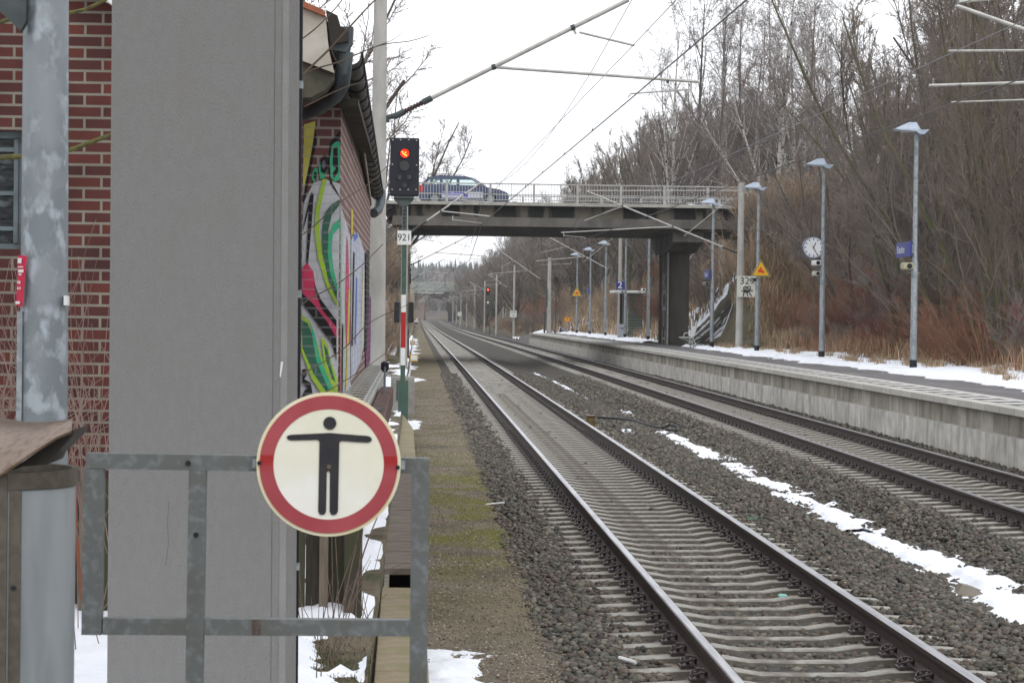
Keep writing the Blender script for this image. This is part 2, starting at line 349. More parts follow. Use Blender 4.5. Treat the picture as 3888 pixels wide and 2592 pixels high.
# snow lying in patches
def snowpatch(x0, x1, y0, y1, base, mask, h=.09, dx=.05, dy=.12):
    X0 = np.arange(x0, x1, dx); Y0 = np.arange(y0, y1, dy)
    def fz(X, Y):
        mk = mask(X, Y); return base(X, Y) - .03 + h * 1.3 * np.clip(mk * 3.0, -.5, 1) + (vnoise(X * 5, Y * 5, 31) - .5) * .06
    me = gridmesh("snow", X0, Y0, fz, snow, keep=lambda X, Y: mask(X, Y) > -.15)
    nsingle("snow", me, kind="structure")
def N(X, Y, s, fx, fy, o=5): return vnoise(X * fx, Y * fy, s, o) - .5
snowpatch(4.3, 6.6, 13, 31, BAL, lambda X, Y: .50 - np.abs(X - 5.36 - N(X * 0, Y, 3, 1, .3) * .4) / (.95 + .35 * (1 - sst(18, 28, Y))) + N(X, Y, 4, 3.2, 2.2) * .7 - .08 - sst(23, 31, Y) * .14, dx=.04, dy=.08)
snowpatch(4.6, 6.2, 28, 52, BAL, lambda X, Y: .31 - np.abs(X - 5.42) / 1.3 + N(X, Y, 14, 3.5, 1.8) * .6 - .07 * sst(32, 50, Y), dx=.04, dy=.1)
snowpatch(4.9, 6.0, 57, 66, BAL, lambda X, Y: .2 - np.abs(X - 5.55) / 1.1 - np.abs(Y - 61) / 18 + N(X, Y, 15, 4, 1.5) * .5, dx=.04, dy=.1)
snowpatch(4.6, 5.9, 70, 103, BAL, lambda X, Y: .16 + .12 - np.abs(X - 5.2) / 1.0 - np.abs(Y - 86) / 90 + N(X, Y, 16, 4, .9) * .4, dx=.05, dy=.2)
snowpatch(4.1, 4.9, 47.6, 51.2, BAL, lambda X, Y: .28 - np.hypot((X - 4.5), (Y - 49.5) / 5) + N(X, Y, 17, 4, 2) * .2, h=.11, dx=.03, dy=.08)
snowpatch(.1, 1.2, 8, 19, PATH, lambda X, Y: .32 - np.hypot((X - .2) / 1.05, np.maximum(0, Y - 14.6) / 8.5) * .75 + N(X, Y, 18, 3.5, 2.5) * .28, h=.10, dx=.03, dy=.06)
snowpatch(-7, -.2, 9, 36, LAND, lambda X, Y: .27 + N(X, Y, 19, 1.1, .7) * 1.0 + N(X, Y, 20, 5, 4) * .3 - .34 * np.exp(-((X + .50) / .22) ** 2 - ((Y - 14.2) / 1.3) ** 2) - .25 * np.exp(-((X + .3) / .12) ** 2), h=.12, dx=.07, dy=.1)
snowpatch(-1.9, .9, 36, 240, lambda X, Y: np.maximum(LAND(X, Y), PATH(X, Y)), lambda X, Y: .12 - np.maximum(0, X + .30) * .45 + N(X, Y, 21, .9, .28) * .8 + N(X, Y, 22, 5, 2) * .2, h=.10, dx=.1, dy=.35)
def PB(X, Y): return np.where(X < 12.25, .785 + GZ(Y) - .05 * (X < 12.0), np.maximum(LAND(X, Y), .70 + GZ(Y)))
snowpatch(12.0, 17.0, 30, 113, PB, lambda X, Y: .34 - np.maximum(0, 12.9 - X) * .75 - np.maximum(0, X - 15.2) * .28 + N(X, Y, 23, 1.4, .55) * 1.1 + N(X, Y, 24, 5, 3) * .35 - .3 * sst(104, 112, Y) - .7 * sst(96, 104, Y) * sst(14.0, 14.5, X), h=.13, dx=.08, dy=.16)
snowpatch(11.9, 20.0, 128, 260, lambda X, Y: np.maximum(LAND(X, Y), .74 + GZ(Y) - 1.3 * sst(204, 206, Y)), lambda X, Y: .26 - np.maximum(0, 12.5 - X) * .5 - np.maximum(0, X - 14.5) * .075 + N(X, Y, 25, 1.2, .5) * 1.0, h=.14, dx=.16, dy=.5)
snowpatch(13.9, 16.2, 113.5, 127, LAND, lambda X, Y: .06 + N(X, Y, 26, 1.6, 1.2) * 1.1 + N(X, Y, 46, 5, 4) * .3 - .25 * sst(15.2, 16.6, X), h=.10, dx=.08, dy=.2)
snowpatch(10.2, 13.5, 204, 250, LAND, lambda X, Y: .25 + N(X, Y, 27, 1, .4) * .8, h=.5, dx=.2, dy=.8)
snowpatch(-1.5, .6, 600, 1000, lambda X, Y: GZ(Y) + .0 * X, lambda X, Y: .25 + N(X, Y, 28, 1, .1), h=.3, dx=.3, dy=6)

# loose ballast stones
def ico():
    t = (1 + 5 ** .5) / 2
    v = np.array([(-1, t, 0), (1, t, 0), (-1, -t, 0), (1, -t, 0), (0, -1, t), (0, 1, t), (0, -1, -t), (0, 1, -t), (t, 0, -1), (t, 0, 1), (-t, 0, -1), (-t, 0, 1)]) / math.hypot(1, t)
    f = np.array([(0, 11, 5), (0, 5, 1), (0, 1, 7), (0, 7, 10), (0, 10, 11), (1, 5, 9), (5, 11, 4), (11, 10, 2), (10, 7, 6), (7, 1, 8), (3, 9, 4), (3, 4, 2), (3, 2, 6), (3, 6, 8), (3, 8, 9), (4, 9, 5), (2, 4, 11), (6, 2, 10), (8, 6, 7), (9, 8, 1)])
    return v, f
octv = np.array([(1, 0, 0), (-1, 0, 0), (0, 1, 0), (0, -1, 0), (0, 0, 1), (0, 0, -1)], float)
octf = np.array([(0, 2, 4), (2, 1, 4), (1, 3, 4), (3, 0, 4), (2, 0, 5), (1, 2, 5), (3, 1, 5), (0, 3, 5)])
rng = np.random.default_rng(3)
def stones(name, P, size, base, m, pal, lod):
    n = len(P); v, f = ico() if lod else (octv, octf)
    jit = rng.uniform(.62, 1.32, (n, len(v), 1)); S = (size * rng.uniform(.5, 1.3, n))[:, None, None] * rng.uniform([.8, .8, .5], [1.3, 1.1, .85], (n, 3))[:, None, :]
    W = v[None] * jit * S
    a = rng.uniform(0, 6.283, n); b = rng.uniform(-.6, .6, n); ca, sa, cb, sb = np.cos(a), np.sin(a), np.cos(b), np.sin(b)
    x = W[..., 0]; y = W[..., 1]; z = W[..., 2]
    y, z = y * cb[:, None] - z * sb[:, None], y * sb[:, None] + z * cb[:, None]
    x, y = x * ca[:, None] - y * sa[:, None], x * sa[:, None] + y * ca[:, None]
    V = np.stack([x, y, z], -1) + P[:, None, :]
    pal = np.array(pal); c = pal[rng.integers(0, len(pal), n)] * rng.uniform(.7, 1.3, (n, 1))
    if name == 'ballast_stones':
        dr = np.min([np.abs(P[:, 0] - q) for q in (2.003, 3.509, 7.117, 8.623)], axis=0); c = c * (1 + (np.exp(-(dr / .25) ** 2) * (rng.random(n) < .6))[:, None] * np.array([.10, -.18, -.34]))
    me = npmesh(name, V.reshape(-1, 3), (f[None] + (np.arange(n) * len(v))[:, None, None]).reshape(-1, 3), m, np.repeat(c, len(v), 0))
    return me
stoneM = attr_mat("ballast_stone")
PAL = [(.115, .105, .088), (.09, .082, .068), (.14, .125, .10), (.125, .10, .08), (.075, .072, .066), (.17, .158, .13), (.11, .09, .078), (.10, .10, .085)]
def scatter(x0, x1, y0, y1, dens, lod, size):
    n = int((x1 - x0) * (y1 - y0) * dens); X = rng.uniform(x0, x1, n); Y = rng.uniform(y0, y1, n)
    ok = np.ones(n, bool)
    for cx, ph in ((2.756, 12.0), (7.87, 22.0)):     # keep rails and sleepers clear of stones
        for s in (-.753, .753): ok &= np.abs(X - cx - s) > .10
        d = np.abs((Y - ph + .3) % .6 - .3); ok &= ~((np.abs(X - cx) < 1.28) & (d < .105))
    if size > .036: ok &= ~((np.abs(X - 2.756) < 1.1) | (np.abs(X - 7.87) < 1.1)) | (rng.random(n) < .22)
    X, Y = X[ok], Y[ok]; Z = BAL(X, Y) + rng.uniform(-.012, .03, len(X))
    for cx in (2.756, 7.87): Z = np.where(np.abs(X - cx) < 1.0, Z - .022, Z)
    Z += .035 * np.exp(-((X - 4.75) / .25) ** 2) + .04 * np.exp(-((X - 6.05) / .2) ** 2)
    return np.stack([X, Y, Z], 1)
nsingle("ballast_stones", stones("ballast_stones", scatter(.95, 9.68, 12.5, 26, 560, 1, .030), .030, 0, stoneM, PAL, 1), kind="stuff", label="coarse grey brown ballast stones around the near tracks", cat="ballast")
nsingle("ballast_stones", stones("ballast_stones", scatter(1.0, 9.68, 26, 48, 300, 0, .04), .04, 0, stoneM, PAL, 0), kind="stuff", label="coarse grey brown ballast stones further along the tracks", cat="ballast")
nsingle("ballast_stones", stones("ballast_stones", scatter(1.0, 9.68, 48, 95, 90, 0, .055), .055, 0, stoneM, PAL, 0), kind="stuff", label="grey ballast stones of the tracks short of the bridge", cat="ballast")
n = 24000; X = rng.uniform(.0, 1.2, n); Y = 12.5 + 75 * rng.random(n) ** 2
nsingle("path_grit", stones("path_grit", np.stack([X, Y, PATH(X, Y) + .003], 1), .011, 0, stoneM, [(.25, .20, .15), (.19, .155, .115), (.34, .30, .24), (.14, .12, .095)], 0), kind="stuff", label="loose brown grit on the gravel path", cat="gravel")

# ---------------------------------------------------------------- tracks
def rail_profile():
    h = [(-.075, -.172), (.075, -.172), (.075, -.160), (.012, -.140), (.0085, -.09), (.0085, -.055), (.036, -.040), (.036, -.008), (.028, 0), (-.028, 0), (-.036, -.008), (-.036, -.040), (-.0085, -.055), (-.0085, -.09), (-.012, -.140), (-.075, -.160)]
    return h
def rail_mb(cx, ys):
    mb = MB(); pr = rail_profile(); n = len(pr)
    v = [(cx + p[0], y, p[1] + gz(y)) for y in ys for p in pr]; mb.add(v, [])
    for i in range(len(ys) - 1):
        for j in range(n):
            a = (j + 1) % n; mb.f.append((i * n + j, i * n + a, (i + 1) * n + a, (i + 1) * n + j)); mb.mi.append(1 if j in (7, 8, 9) else 0)
    return mb
def sleeper_mb(y=0., cx=0., z=0., mb=None):
    mb = mb or MB()
    sec = [(-1.3, -.215, .065), (-1.27, -.205, .07), (-1.0, -.192, .08), (-.86, -.183, .09), (-.64, -.183, .09), (-.52, -.19, .082), (-.36, -.215, .066), (0, -.219, .062)]
    sec += [(-a, b, c) for a, b, c in sec[-2::-1]]; v = []
    for x, t, hw in sec:
        v += [(cx + x, y - hw - .035, z - .34), (cx + x, y - hw, z + t - .012), (cx + x, y - hw + .012, z + t), (cx + x, y + hw - .012, z + t), (cx + x, y + hw, z + t - .012), (cx + x, y + hw + .035, z - .34)]
    n = len(sec); f = [(i * 6 + j, i * 6 + 6 + j, i * 6 + 7 + j, i * 6 + 1 + j) for i in range(n - 1) for j in range(5)]
    f = [q[::-1] for q in f]; f += [(0, 1, 2, 3, 4, 5), tuple((n - 1) * 6 + k for k in (5, 4, 3, 2, 1, 0))]
    mb.add(v, f)
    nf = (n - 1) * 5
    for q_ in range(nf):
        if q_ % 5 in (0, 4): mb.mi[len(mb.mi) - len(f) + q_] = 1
    return mb
def clip_mb(s):                                       # tension clamp, guide plate and screw; s = side of the rail
    mb = MB(); X = lambda x: s * x
    mb.prism([(X(.075), -.182), (X(.165), -.182), (X(.165), -.165), (X(.12), -.155), (X(.078), -.158)] if s > 0 else [(X(.078), -.158), (X(.12), -.155), (X(.165), -.165), (X(.165), -.182), (X(.075), -.182)], -.08, .08)
    for sy in (-1, 1):
        pts = [(X(.155), sy * .02, -.150)] + [(X(.105 + .045 * math.cos(a)), sy * (.055 + .035 * math.sin(a)), -.150 + .035 * math.sin(a * .5 + .3)) for a in np.linspace(0, math.pi, 5)] + [(X(.058), sy * .03, -.150)]
        mb.tube(pts, .0085, 5)
    mb.tube([(X(.105), -.045, -.128), (X(.085), 0, -.118), (X(.105), .045, -.128)], .0085, 5)
    mb.tube([(X(.112), 0, -.155), (X(.112), 0, -.095)], .014, 6); mb.tube([(X(.112), 0, -.125), (X(.112), 0, -.118)], .03, 8)
    return mb
sleeperS = mat("sleeper_dark_side", (.125, .112, .092), (.085, .075, .062), scale=12, rough=.95, bump=.4)  # darker brown material for the sloping side faces only
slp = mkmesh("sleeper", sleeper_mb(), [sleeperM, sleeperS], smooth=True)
clipR = mkmesh("rail_fastening", clip_mb(1), clipM); clipL = mkmesh("rail_fastening", clip_mb(-1), clipM)
def track(cx, y0, nclip, label, headm, ylast=830):
    t = thing("railway_track", (cx, 0, 0), label, "railway track", "railway tracks")
    ysr = list(np.arange(6, 120, 3)) + list(np.arange(120, 860, 12))
    for s in (-.753, .753):
        part("rail", rail_mb(cx + s, ysr), [rail_side, headm], t)
    proto = None
    for i in range(100):
        y = y0 + .6 * i
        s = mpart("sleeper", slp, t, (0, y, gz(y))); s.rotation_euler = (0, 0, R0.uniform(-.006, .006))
        if i < nclip:
            for rs in (-.753, .753):
                mpart("rail_fastening", clipR, s, (rs, 0, 0)); mpart("rail_fastening", clipL, s, (rs, 0, 0))
    mb = MB(); y = y0 + 60
    while y < ylast:
        if y < 420: sleeper_mb(y, cx, gz(y), mb)
        else: mb.box(cx - 1.3, cx + 1.3, y - .1, y + .1, gz(y) - .3, gz(y) - .2)
        y += .6
    y = y0 - .6
    while y > 7: sleeper_mb(y, cx, gz(y), mb); y -= .6
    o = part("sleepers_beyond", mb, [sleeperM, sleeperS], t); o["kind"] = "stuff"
    # clips too small to count, past the individually fastened sleepers
    mb = MB()
    for i in range(nclip, 190):
        y = y0 + .6 * i
        for rs in (-.753, .753):
            for s in (-1, 1): mb.box(cx + rs + s * .11 - .045, cx + rs + s * .11 + .045, y - .06, y + .06, gz(y) - .185, gz(y) - .125)
    o = part("fastenings_beyond", mb, clipM, t); o["kind"] = "stuff"
    return t
track(2.756, 12.0, 60, "near railway track with shiny rails on concrete sleepers", rail_head)
track(7.87, 22.0, 55, "second railway track with duller rails beside the platform wall", rail_head2)

# ---------------------------------------------------------------- platform on the right
PE, Y0P, Y1P = 9.7, 8.0, 203.0
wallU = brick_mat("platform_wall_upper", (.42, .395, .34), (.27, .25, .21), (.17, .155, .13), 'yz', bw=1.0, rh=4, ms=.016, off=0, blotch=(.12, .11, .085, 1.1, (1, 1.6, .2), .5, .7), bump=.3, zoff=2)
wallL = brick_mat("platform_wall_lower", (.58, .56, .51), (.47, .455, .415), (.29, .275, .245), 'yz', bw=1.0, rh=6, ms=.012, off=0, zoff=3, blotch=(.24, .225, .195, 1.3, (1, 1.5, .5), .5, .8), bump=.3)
copeM = brick_mat("platform_coping", (.54, .525, .475), (.44, .425, .385), (.2, .19, .17), 'yz', bw=1.0, rh=6, ms=.012, off=0, zoff=3, blotch=(.27, .26, .22, 3, (1, 1, 1), .5, .7), bump=.3)
paveM = brick_mat("platform_paving", (.155, .145, .145), (.125, .118, .12), (.085, .08, .08), 'xy', bw=.3, rh=.3, ms=.01, off=.5, blotch=(.22, .21, .20, 3, (1.2, .08, 1), .5, .7), bump=.3)
tact = mat("tactile_strip_white", (.70, .69, .65), (.58, .57, .53), scale=6, rough=.7, bump=.2)
pl = thing("platform", (PE, Y0P, 0), "long grey concrete platform with coping and white hatched edge marking", "platform")
def ys_strip(mbf, m, name, step=8, **k):
    mb = MB(); y = Y0P
    while y < Y1P - .01:
        y2 = min(y + step, Y1P); mbf(mb, y, y2, gz(y), gz(y2)); y = y2
    return part(name, mb, m, pl, **k)
def sbox(x0, x1, z0, z1):
    def f(mb, y, y2, g, g2):
        mb.add([(x0, y, z0 + g), (x1, y, z0 + g), (x1, y2, z0 + g2), (x0, y2, z0 + g2), (x0, y, z1 + g), (x1, y, z1 + g), (x1, y2, z1 + g2), (x0, y2, z1 + g2)],
               [(3, 2, 1, 0), (4, 5, 6, 7), (1, 2, 6, 5), (3, 0, 4, 7)] + ([(0, 1, 5, 4)] if y == Y0P else []) + ([(2, 3, 7, 6)] if y2 >= Y1P else []))
    return f
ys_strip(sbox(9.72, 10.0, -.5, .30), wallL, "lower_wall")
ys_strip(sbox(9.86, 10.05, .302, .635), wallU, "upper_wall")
ys_strip(sbox(9.70, 10.045, .667, .780), copeM, "coping")
ys_strip(sbox(10.052, 12.9, .2, .777), paveM, "paving")
hb = mkmesh("hatch_bar", MB().add([(.40, 0, 0), (.92, .10, 0), (.90, .58, 0), (.37, .48, 0)], [(0, 1, 2, 3)]), tact); y = 26; k = 0; mb = MB()
while y < Y1P - 2:
    if k < 100: mpart("hatch_bar", hb, pl, (0, y - Y0P, gz(y) + .7825))
    else: mb.add([(PE + .40, y, gz(y) + .7825), (PE + .92, y + .10, gz(y) + .7825), (PE + .90, y + .58, gz(y) + .7825), (PE + .37, y + .48, gz(y) + .7825)], [(0, 1, 2, 3)])
    y += 1.28; k += 1
part("hatch_bars_beyond", mb, tact, pl)["kind"] = "stuff"
def ts(x0, x1, z):
    def f(mb, y, y2, g, g2): mb.add([(x0, y, z + g), (x1, y, z + g), (x1, y2, z + g2), (x0, y2, z + g2)], [(0, 1, 2, 3)])
    return f
ys_strip(ts(10.64, 10.92, .7815), mat("tactile_strip_grey", (.50, .49, .45), (.42, .41, .38), scale=9, rough=.8, bump=.3, bscale=40), "tactile_strip")
# low walkway ramp at the far end of the platform
mb = MB(); y = 203
mb.prismx([(203.2, gz(203) - .6), (228, gz(228) - .6), (228, gz(228) + .15), (203.2, gz(203) + .74)], 9.9, 10.9)
single("platform_ramp", mb, concrete, "pale concrete ramp running down from the far platform end", "ramp", org=(10, 203, 0))
# ---------------------------------------------------------------- road bridge
bconc = mat("bridge_concrete_light", (.155, .145, .13), (.125, .117, .105), scale=1.5, rough=.9, bump=.3, bscale=14, c3=(.075, .07, .065), s3=.9, stretch=(1, 1, .5), ramp3=(.5, .72))
bconc2 = mat("bridge_concrete_stained", (.135, .122, .095), (.018, .018, .018), scale=.6, detail=5, rough=.95, stretch=(1.6, 1, .35), ramp=(.45, .52), c3=(.02, .022, .022), s3=1.3, ramp3=(.52, .6), bump=.3)
bdark = mat("bridge_concrete_dark", (.135, .127, .113), (.085, .078, .068), scale=1.1, rough=.95, bump=.4, c3=(.14, .13, .115), s3=1.6, stretch=(1, 1, .4), ramp3=(.5, .75))
bedge = mat("bridge_edge_beam", (.40, .39, .35), (.32, .31, .28), scale=2, rough=.85, bump=.2)
railM = mat("bridge_railing_paint", (.42, .42, .40), (.34, .34, .33), scale=3, rough=.6)
BY0, BY1 = 115.0, 127.5
br = thing("road_bridge", (7, 121, 6.3), "concrete road bridge with white railing spanning both tracks", "bridge")
def rl(x): return -.0 * x
for ya, yb in ((BY0 - .05, BY0 + .5), (BY1 - .5, BY1 + .05)): part("edge_beam", MB().box(-1.6, 20, ya, yb, 7.34, 7.50), bedge, br)
part("deck", MB().box(-1.6, 20, BY0 + .502, BY1 - .502, 7.10, 7.40), mat("bridge_asphalt", (.05, .05, .052), (.07, .07, .07), scale=20, rough=.9), br)
for ya, yb in ((BY0 + .42, BY0 + .80), (BY1 - .8, BY1 - .42)): part("fascia", MB().box(-1.6, 19.5, ya, yb, 6.78, 7.338), bconc2, br)
for y in (BY0 + .30, BY0 + 3.2, BY0 + 6.2, BY0 + 9.2): part("girder", MB().box(-1.2, 19.4, y, y + (.72 if y < BY0 + 1 else 2.3), 6.33, 6.778), bconc, br)
part("soffit", MB().box(-1.0, 19.3, BY0 + 1.03, BY1 - .4, 6.20, 6.325), bdark, br)
part("abutment", MB().box(-2.6, -.35, BY0 + .5, BY1 - .4, -1, 6.19), bdark, br)
part("abutment", MB().box(19.6, 21, BY0 + .5, BY1 - .4, 0, 6.19), bdark, br)
x0, x1 = 12.62, 13.92
part("pier", MB().box(x0 + .12, x1 - .12, 119.6, 123.2, .4, 5.25).box(x0 + .02, x0 + .119, 119.45, 119.75, .4, 5.25).box(x0 + .02, x0 + .119, 123.05, 123.35, .4, 5.25), bdark, br)
part("pier_cap", MB().prismx([(115.9, 6.19), (127.2, 6.19), (127.2, 5.75), (124.2, 5.26), (119.0, 5.26), (115.9, 5.72)], x0 - .08, x1 + .12), bconc, br)
part("drain_pipe", MB().tube([(x0 + .08, 119.32, 5.9), (x0 + .08, 119.32, .6)], .05, 8), railM, br)
grf = mat("white_spray_paint", (.42, .42, .40), (.28, .28, .27), scale=4, rough=.8)
for i, (ch, zz) in enumerate((("H", 1.0), ("T", 2.1), ("O", 3.0), ("K", 3.9))):
    o = text_part("graffiti_letter", ch, 1.35, grf, br, (x0 + .112, 121.5, zz - .15), sx=2.2, rot=(math.radians(90), 0, math.radians(-90)), depth=.004)
def railing(xa, xb, y, name):
    mb = MB(); mb.box(xa, xb, y - .04, y + .04, 8.36, 8.42); mb.box(xa, xb, y - .02, y + .02, 7.60, 7.63); mb.box(xa, xb, y - .025, y + .025, 7.86, 7.90)
    x = xa + .07
    while x < xb: mb.box(x - .011, x + .011, y - .011, y + .011, 7.631, 8.359); x += .14
    o = part(name, mb, railM, br)
    pb = MB().box(-.055, .055, -.05, .05, -.45, .405); me = mkmesh("post", pb, railM); x = xa + .7
    while x < xb: mpart("post", me, o, Vector((x, y, 7.95)) - wloc(o)); x += 2.12
    return o
railing(-1.4, 17.5, BY0 + .2, "railing"); railing(-1.4, 17.5, BY1 - .2, "railing")
snowpatch(-1.0, 17, BY0 + .3, BY0 + .9, lambda X, Y: 7.49 + 0 * X, lambda X, Y: .08 + N(X, Y, 41, 1.5, 1) * .9 + .12 * sst(6, 12, X), h=.08, dx=.08, dy=.08)
# fence running on along the road bank
mb = MB(); mb.box(17.8, 46, BY0 + .17, BY0 + .23, 8.36, 8.42); mb.box(17.8, 46, BY0 + .18, BY0 + .22, 7.9, 7.94)
for i in range(14): mb.box(18.3 + 2.1 * i - .04, 18.3 + 2.1 * i + .04, BY0 + .16, BY0 + .24, 6.6, 8.355)
single("road_fence", mb, mat("road_fence_paint", (.12, .11, .10), (.09, .085, .08), scale=3), "thin dark rail fence along the road on top of the bank", "fence", org=(18, BY0, 7.3))

# car crossing the bridge, driving right
def car():
    X0, Y, Z = .0, 117.6, 7.44
    c = thing("parked_car" if 0 else "estate_car", (2.35, Y + .8, Z), "dark blue estate car with roof rails driving across the bridge", "car")
    paint = mat("dark_blue_car_paint", (.05, .065, .14), (.045, .058, .125), scale=3, rough=.25, spec=.6)
    lower = [(.10, .32), (.06, .55), (.10, .95), (.28, 1.0), (1.0, 1.02), (2.9, .98), (3.35, .93), (4.1, .80), (4.45, .66), (4.56, .45), (4.52, .26), (4.2, .22), (3.3, .20), (1.3, .20), (.3, .22)]
    low = [(X0 + a, Z + b) for a, b in lower]
    mb = MB(); prof = []
    for yy, inset in ((Y, .04), (Y + .12, 0), (Y + 1.58, 0), (Y + 1.7, .04)): prof.append([(X0 + 2.3 + (a - X0 - 2.3) * (1 - inset * .3), yy, Z + (b - Z) * (1 - inset * .2)) for a, b in low])
    v = [p for r in prof for p in r]; n = len(low); f = [(i * n + j, i * n + (j + 1) % n, (i + 1) * n + (j + 1) % n, (i + 1) * n + j) for i in range(3) for j in range(n)]
    f = [q for q in f] + [tuple(range(n)), tuple(range(4 * n - 1, 3 * n - 1, -1))]; mb.add(v, f)
    part("body", mb, paint, c, smooth=True)
    roof = [(.55, 1.36), (.8, 1.43), (1.6, 1.47), (2.4, 1.44), (2.75, 1.36), (2.72, 1.33), (.58, 1.33)]
    part("roof", MB().prism([(X0 + a, Z + b) for a, b in roof], Y + .22, Y + 1.48), paint, c)
    mb = MB()
    for yy in (Y + .13, Y + 1.51):
        for (a, b, a2, b2) in ((.22, .99, .56, 1.36), (1.12, 1.0, 1.2, 1.36), (1.98, .99, 2.02, 1.36), (3.35, .93, 2.74, 1.36)):
            part("pillar", MB().prism([(X0 + a - .05, Z + b), (X0 + a + .09, Z + b), (X0 + a2 + .05, Z + b2), (X0 + a2 - .06, Z + b2)], yy, yy + .06), paint, c)
    pass
    g = bpy.data.materials.new("car_glass"); g.use_nodes = True; T = g.node_tree; T.nodes["Principled BSDF"].inputs["Base Color"].default_value = (.35, .5, .5, 1)
    T.nodes["Principled BSDF"].inputs["Roughness"].default_value = .05; tr = T.nodes.new("ShaderNodeBsdfTransparent"); tr.inputs[0].default_value = (.93, .98, .98, 1); ms = T.nodes.new("ShaderNodeMixShader"); ms.inputs[0].default_value = .93
    T.links.new(T.nodes["Principled BSDF"].outputs[0], ms.inputs[1]); T.links.new(tr.outputs[0], ms.inputs[2]); T.links.new(ms.outputs[0], T.nodes["Material Output"].inputs[0])
    for yy in (Y + .15, Y + 1.53):
        mb = MB(); mb.prism([(X0 + .3, Z + 1.0), (X0 + 3.2, Z + .96), (X0 + 2.7, Z + 1.345), (X0 + .6, Z + 1.345)], yy, yy + .01); part("side_window", mb, g, c)
    for (a, b) in ((.85, 1), (3.62, 1)):
        mb = MB().disc((X0 + a, Z + .31), .31, Y - .01, Y + .2, 24); wh = part("wheel", mb, black, c)
        part("rim", MB().disc((X0 + a, Z + .31), .19, Y - .02, Y - .011, 20), galv, wh)
        mb = MB().disc((X0 + a, Z + .31), .31, Y + 1.5, Y + 1.71, 24); part("wheel", mb, black, c)
    part("tail_light", MB().box(X0 + .055, X0 + .26, Y - .012, Y + .1, Z + .62, Z + .96), mat("tail_red", (.45, .02, .02), rough=.3), c)
    part("headlight", MB().box(X0 + 4.2, X0 + 4.44, Y + .012, Y + .1, Z + .56, Z + .68), white_paint, c)
    mb = MB()
    for yy in (Y + .25, Y + 1.42): mb.tube([(X0 + .75, yy, Z + 1.44), (X0 + .95, yy, Z + 1.53), (X0 + 2.15, yy, Z + 1.52), (X0 + 2.35, yy, Z + 1.44)], .018, 6)
    part("roof_rail", mb, black, c, smooth=True)
    part("mirror", MB().bbox(X0 + 2.95, X0 + 3.1, Y - .14, Y + .02, Z + .95, Z + 1.08, .02), paint, c)
    mb = MB(); mb.cur = 0; mb.box(X0 + 1.2, X0 + 3.25, Y - .008, Y + .0, Z + .36, Z + .66); mb.cur = 1
    mb.box(X0 + 1.2, X0 + 1.7, Y - .012, Y - .009, Z + .57, Z + .64); mb.box(X0 + 1.75, X0 + 2.3, Y - .012, Y - .009, Z + .57, Z + .64); mb.box(X0 + 1.3, X0 + 2.1, Y - .012, Y - .009, Z + .47, Z + .51); mb.box(X0 + 2.3, X0 + 2.5, Y - .012, Y - .009, Z + .40, Z + .60)
    part("side_advert", mb, [mat("advert_white", (.55, .56, .62), rough=.4), mat("advert_blue", (.09, .09, .55), rough=.4)], c)
car()

# ---------------------------------------------------------------- far bridge, hills
def farbridge():
    Y = 790.; g = -1.35; c = thing("far_bridge", (5, Y, g), "distant arched bridge with pale parapet over the tracks", "bridge")
    fb = mat("far_bridge_brick", (.045, .036, .036), (.03, .026, .026), scale=.6, rough=.95)
    a0, a1 = -.4, 10.7; x0, x1 = -14, 30; z0, z1 = -3, 8.3; pts = []
    mb = MB(); n = 14; arc = []
    for i in range(n + 1):
        t = math.pi * i / n; s = math.sin(t); arc.append(((a0 + a1) / 2 - (a1 - a0) / 2 * math.cos(t) * (1 if 1 else 1), 2.6 + 3.4 * s ** .7))
    mb.prism([(x0, z0), (a0, z0), (a0, 2.6), (x0, 2.6)], Y, Y + 9); mb.prism([(a1, z0), (x1, z0), (x1, 2.6), (a1, 2.6)], Y, Y + 9)
    mb.prism([(x0, 2.6), (a0, 2.6), (a0, z1), (x0, z1)], Y, Y + 9); mb.prism([(a1, 2.6), (x1, 2.6), (x1, z1), (a1, z1)], Y, Y + 9)
    for i in range(n): mb.prism([arc[i], arc[i + 1], (arc[i + 1][0], z1), (arc[i][0], z1)], Y, Y + 9)
    part("arch", mb, fb, c)
    part("ledge", MB().box(-2, 9.2, Y - .4, Y - .01, 7.75, 8.0), white_paint, c)
    part("parapet", MB().box(-12, 24, Y - .3, Y - .01, 8.31, 11.4), mat("far_parapet", (.26, .29, .26), (.22, .25, .23), scale=.3), c)
farbridge()
hillM = mat("hill_woods", (.10, .075, .07), (.075, .062, .06), scale=.05, detail=8, rough=1, bump=1, bscale=.3, c3=(.09, .085, .06), s3=.012)
coniferM = mat("hill_conifers", (.03, .045, .035), (.04, .055, .04), scale=.05, rough=1)
def HILL(X, Y): return -3 + 37 * sst(1050, 2100, Y) * (.75 + .25 * sst(-500, 900, X)) * (1 - .25 * sst(2200, 3000, Y)) + (vnoise(X * .05, Y * .05, 55) - .5) * 10 * sst(1000, 1300, Y)
nsingle("hills", gridmesh("hills", np.linspace(-900, 1100, 90), np.linspace(960, 3200, 90), HILL, hillM), kind="structure")

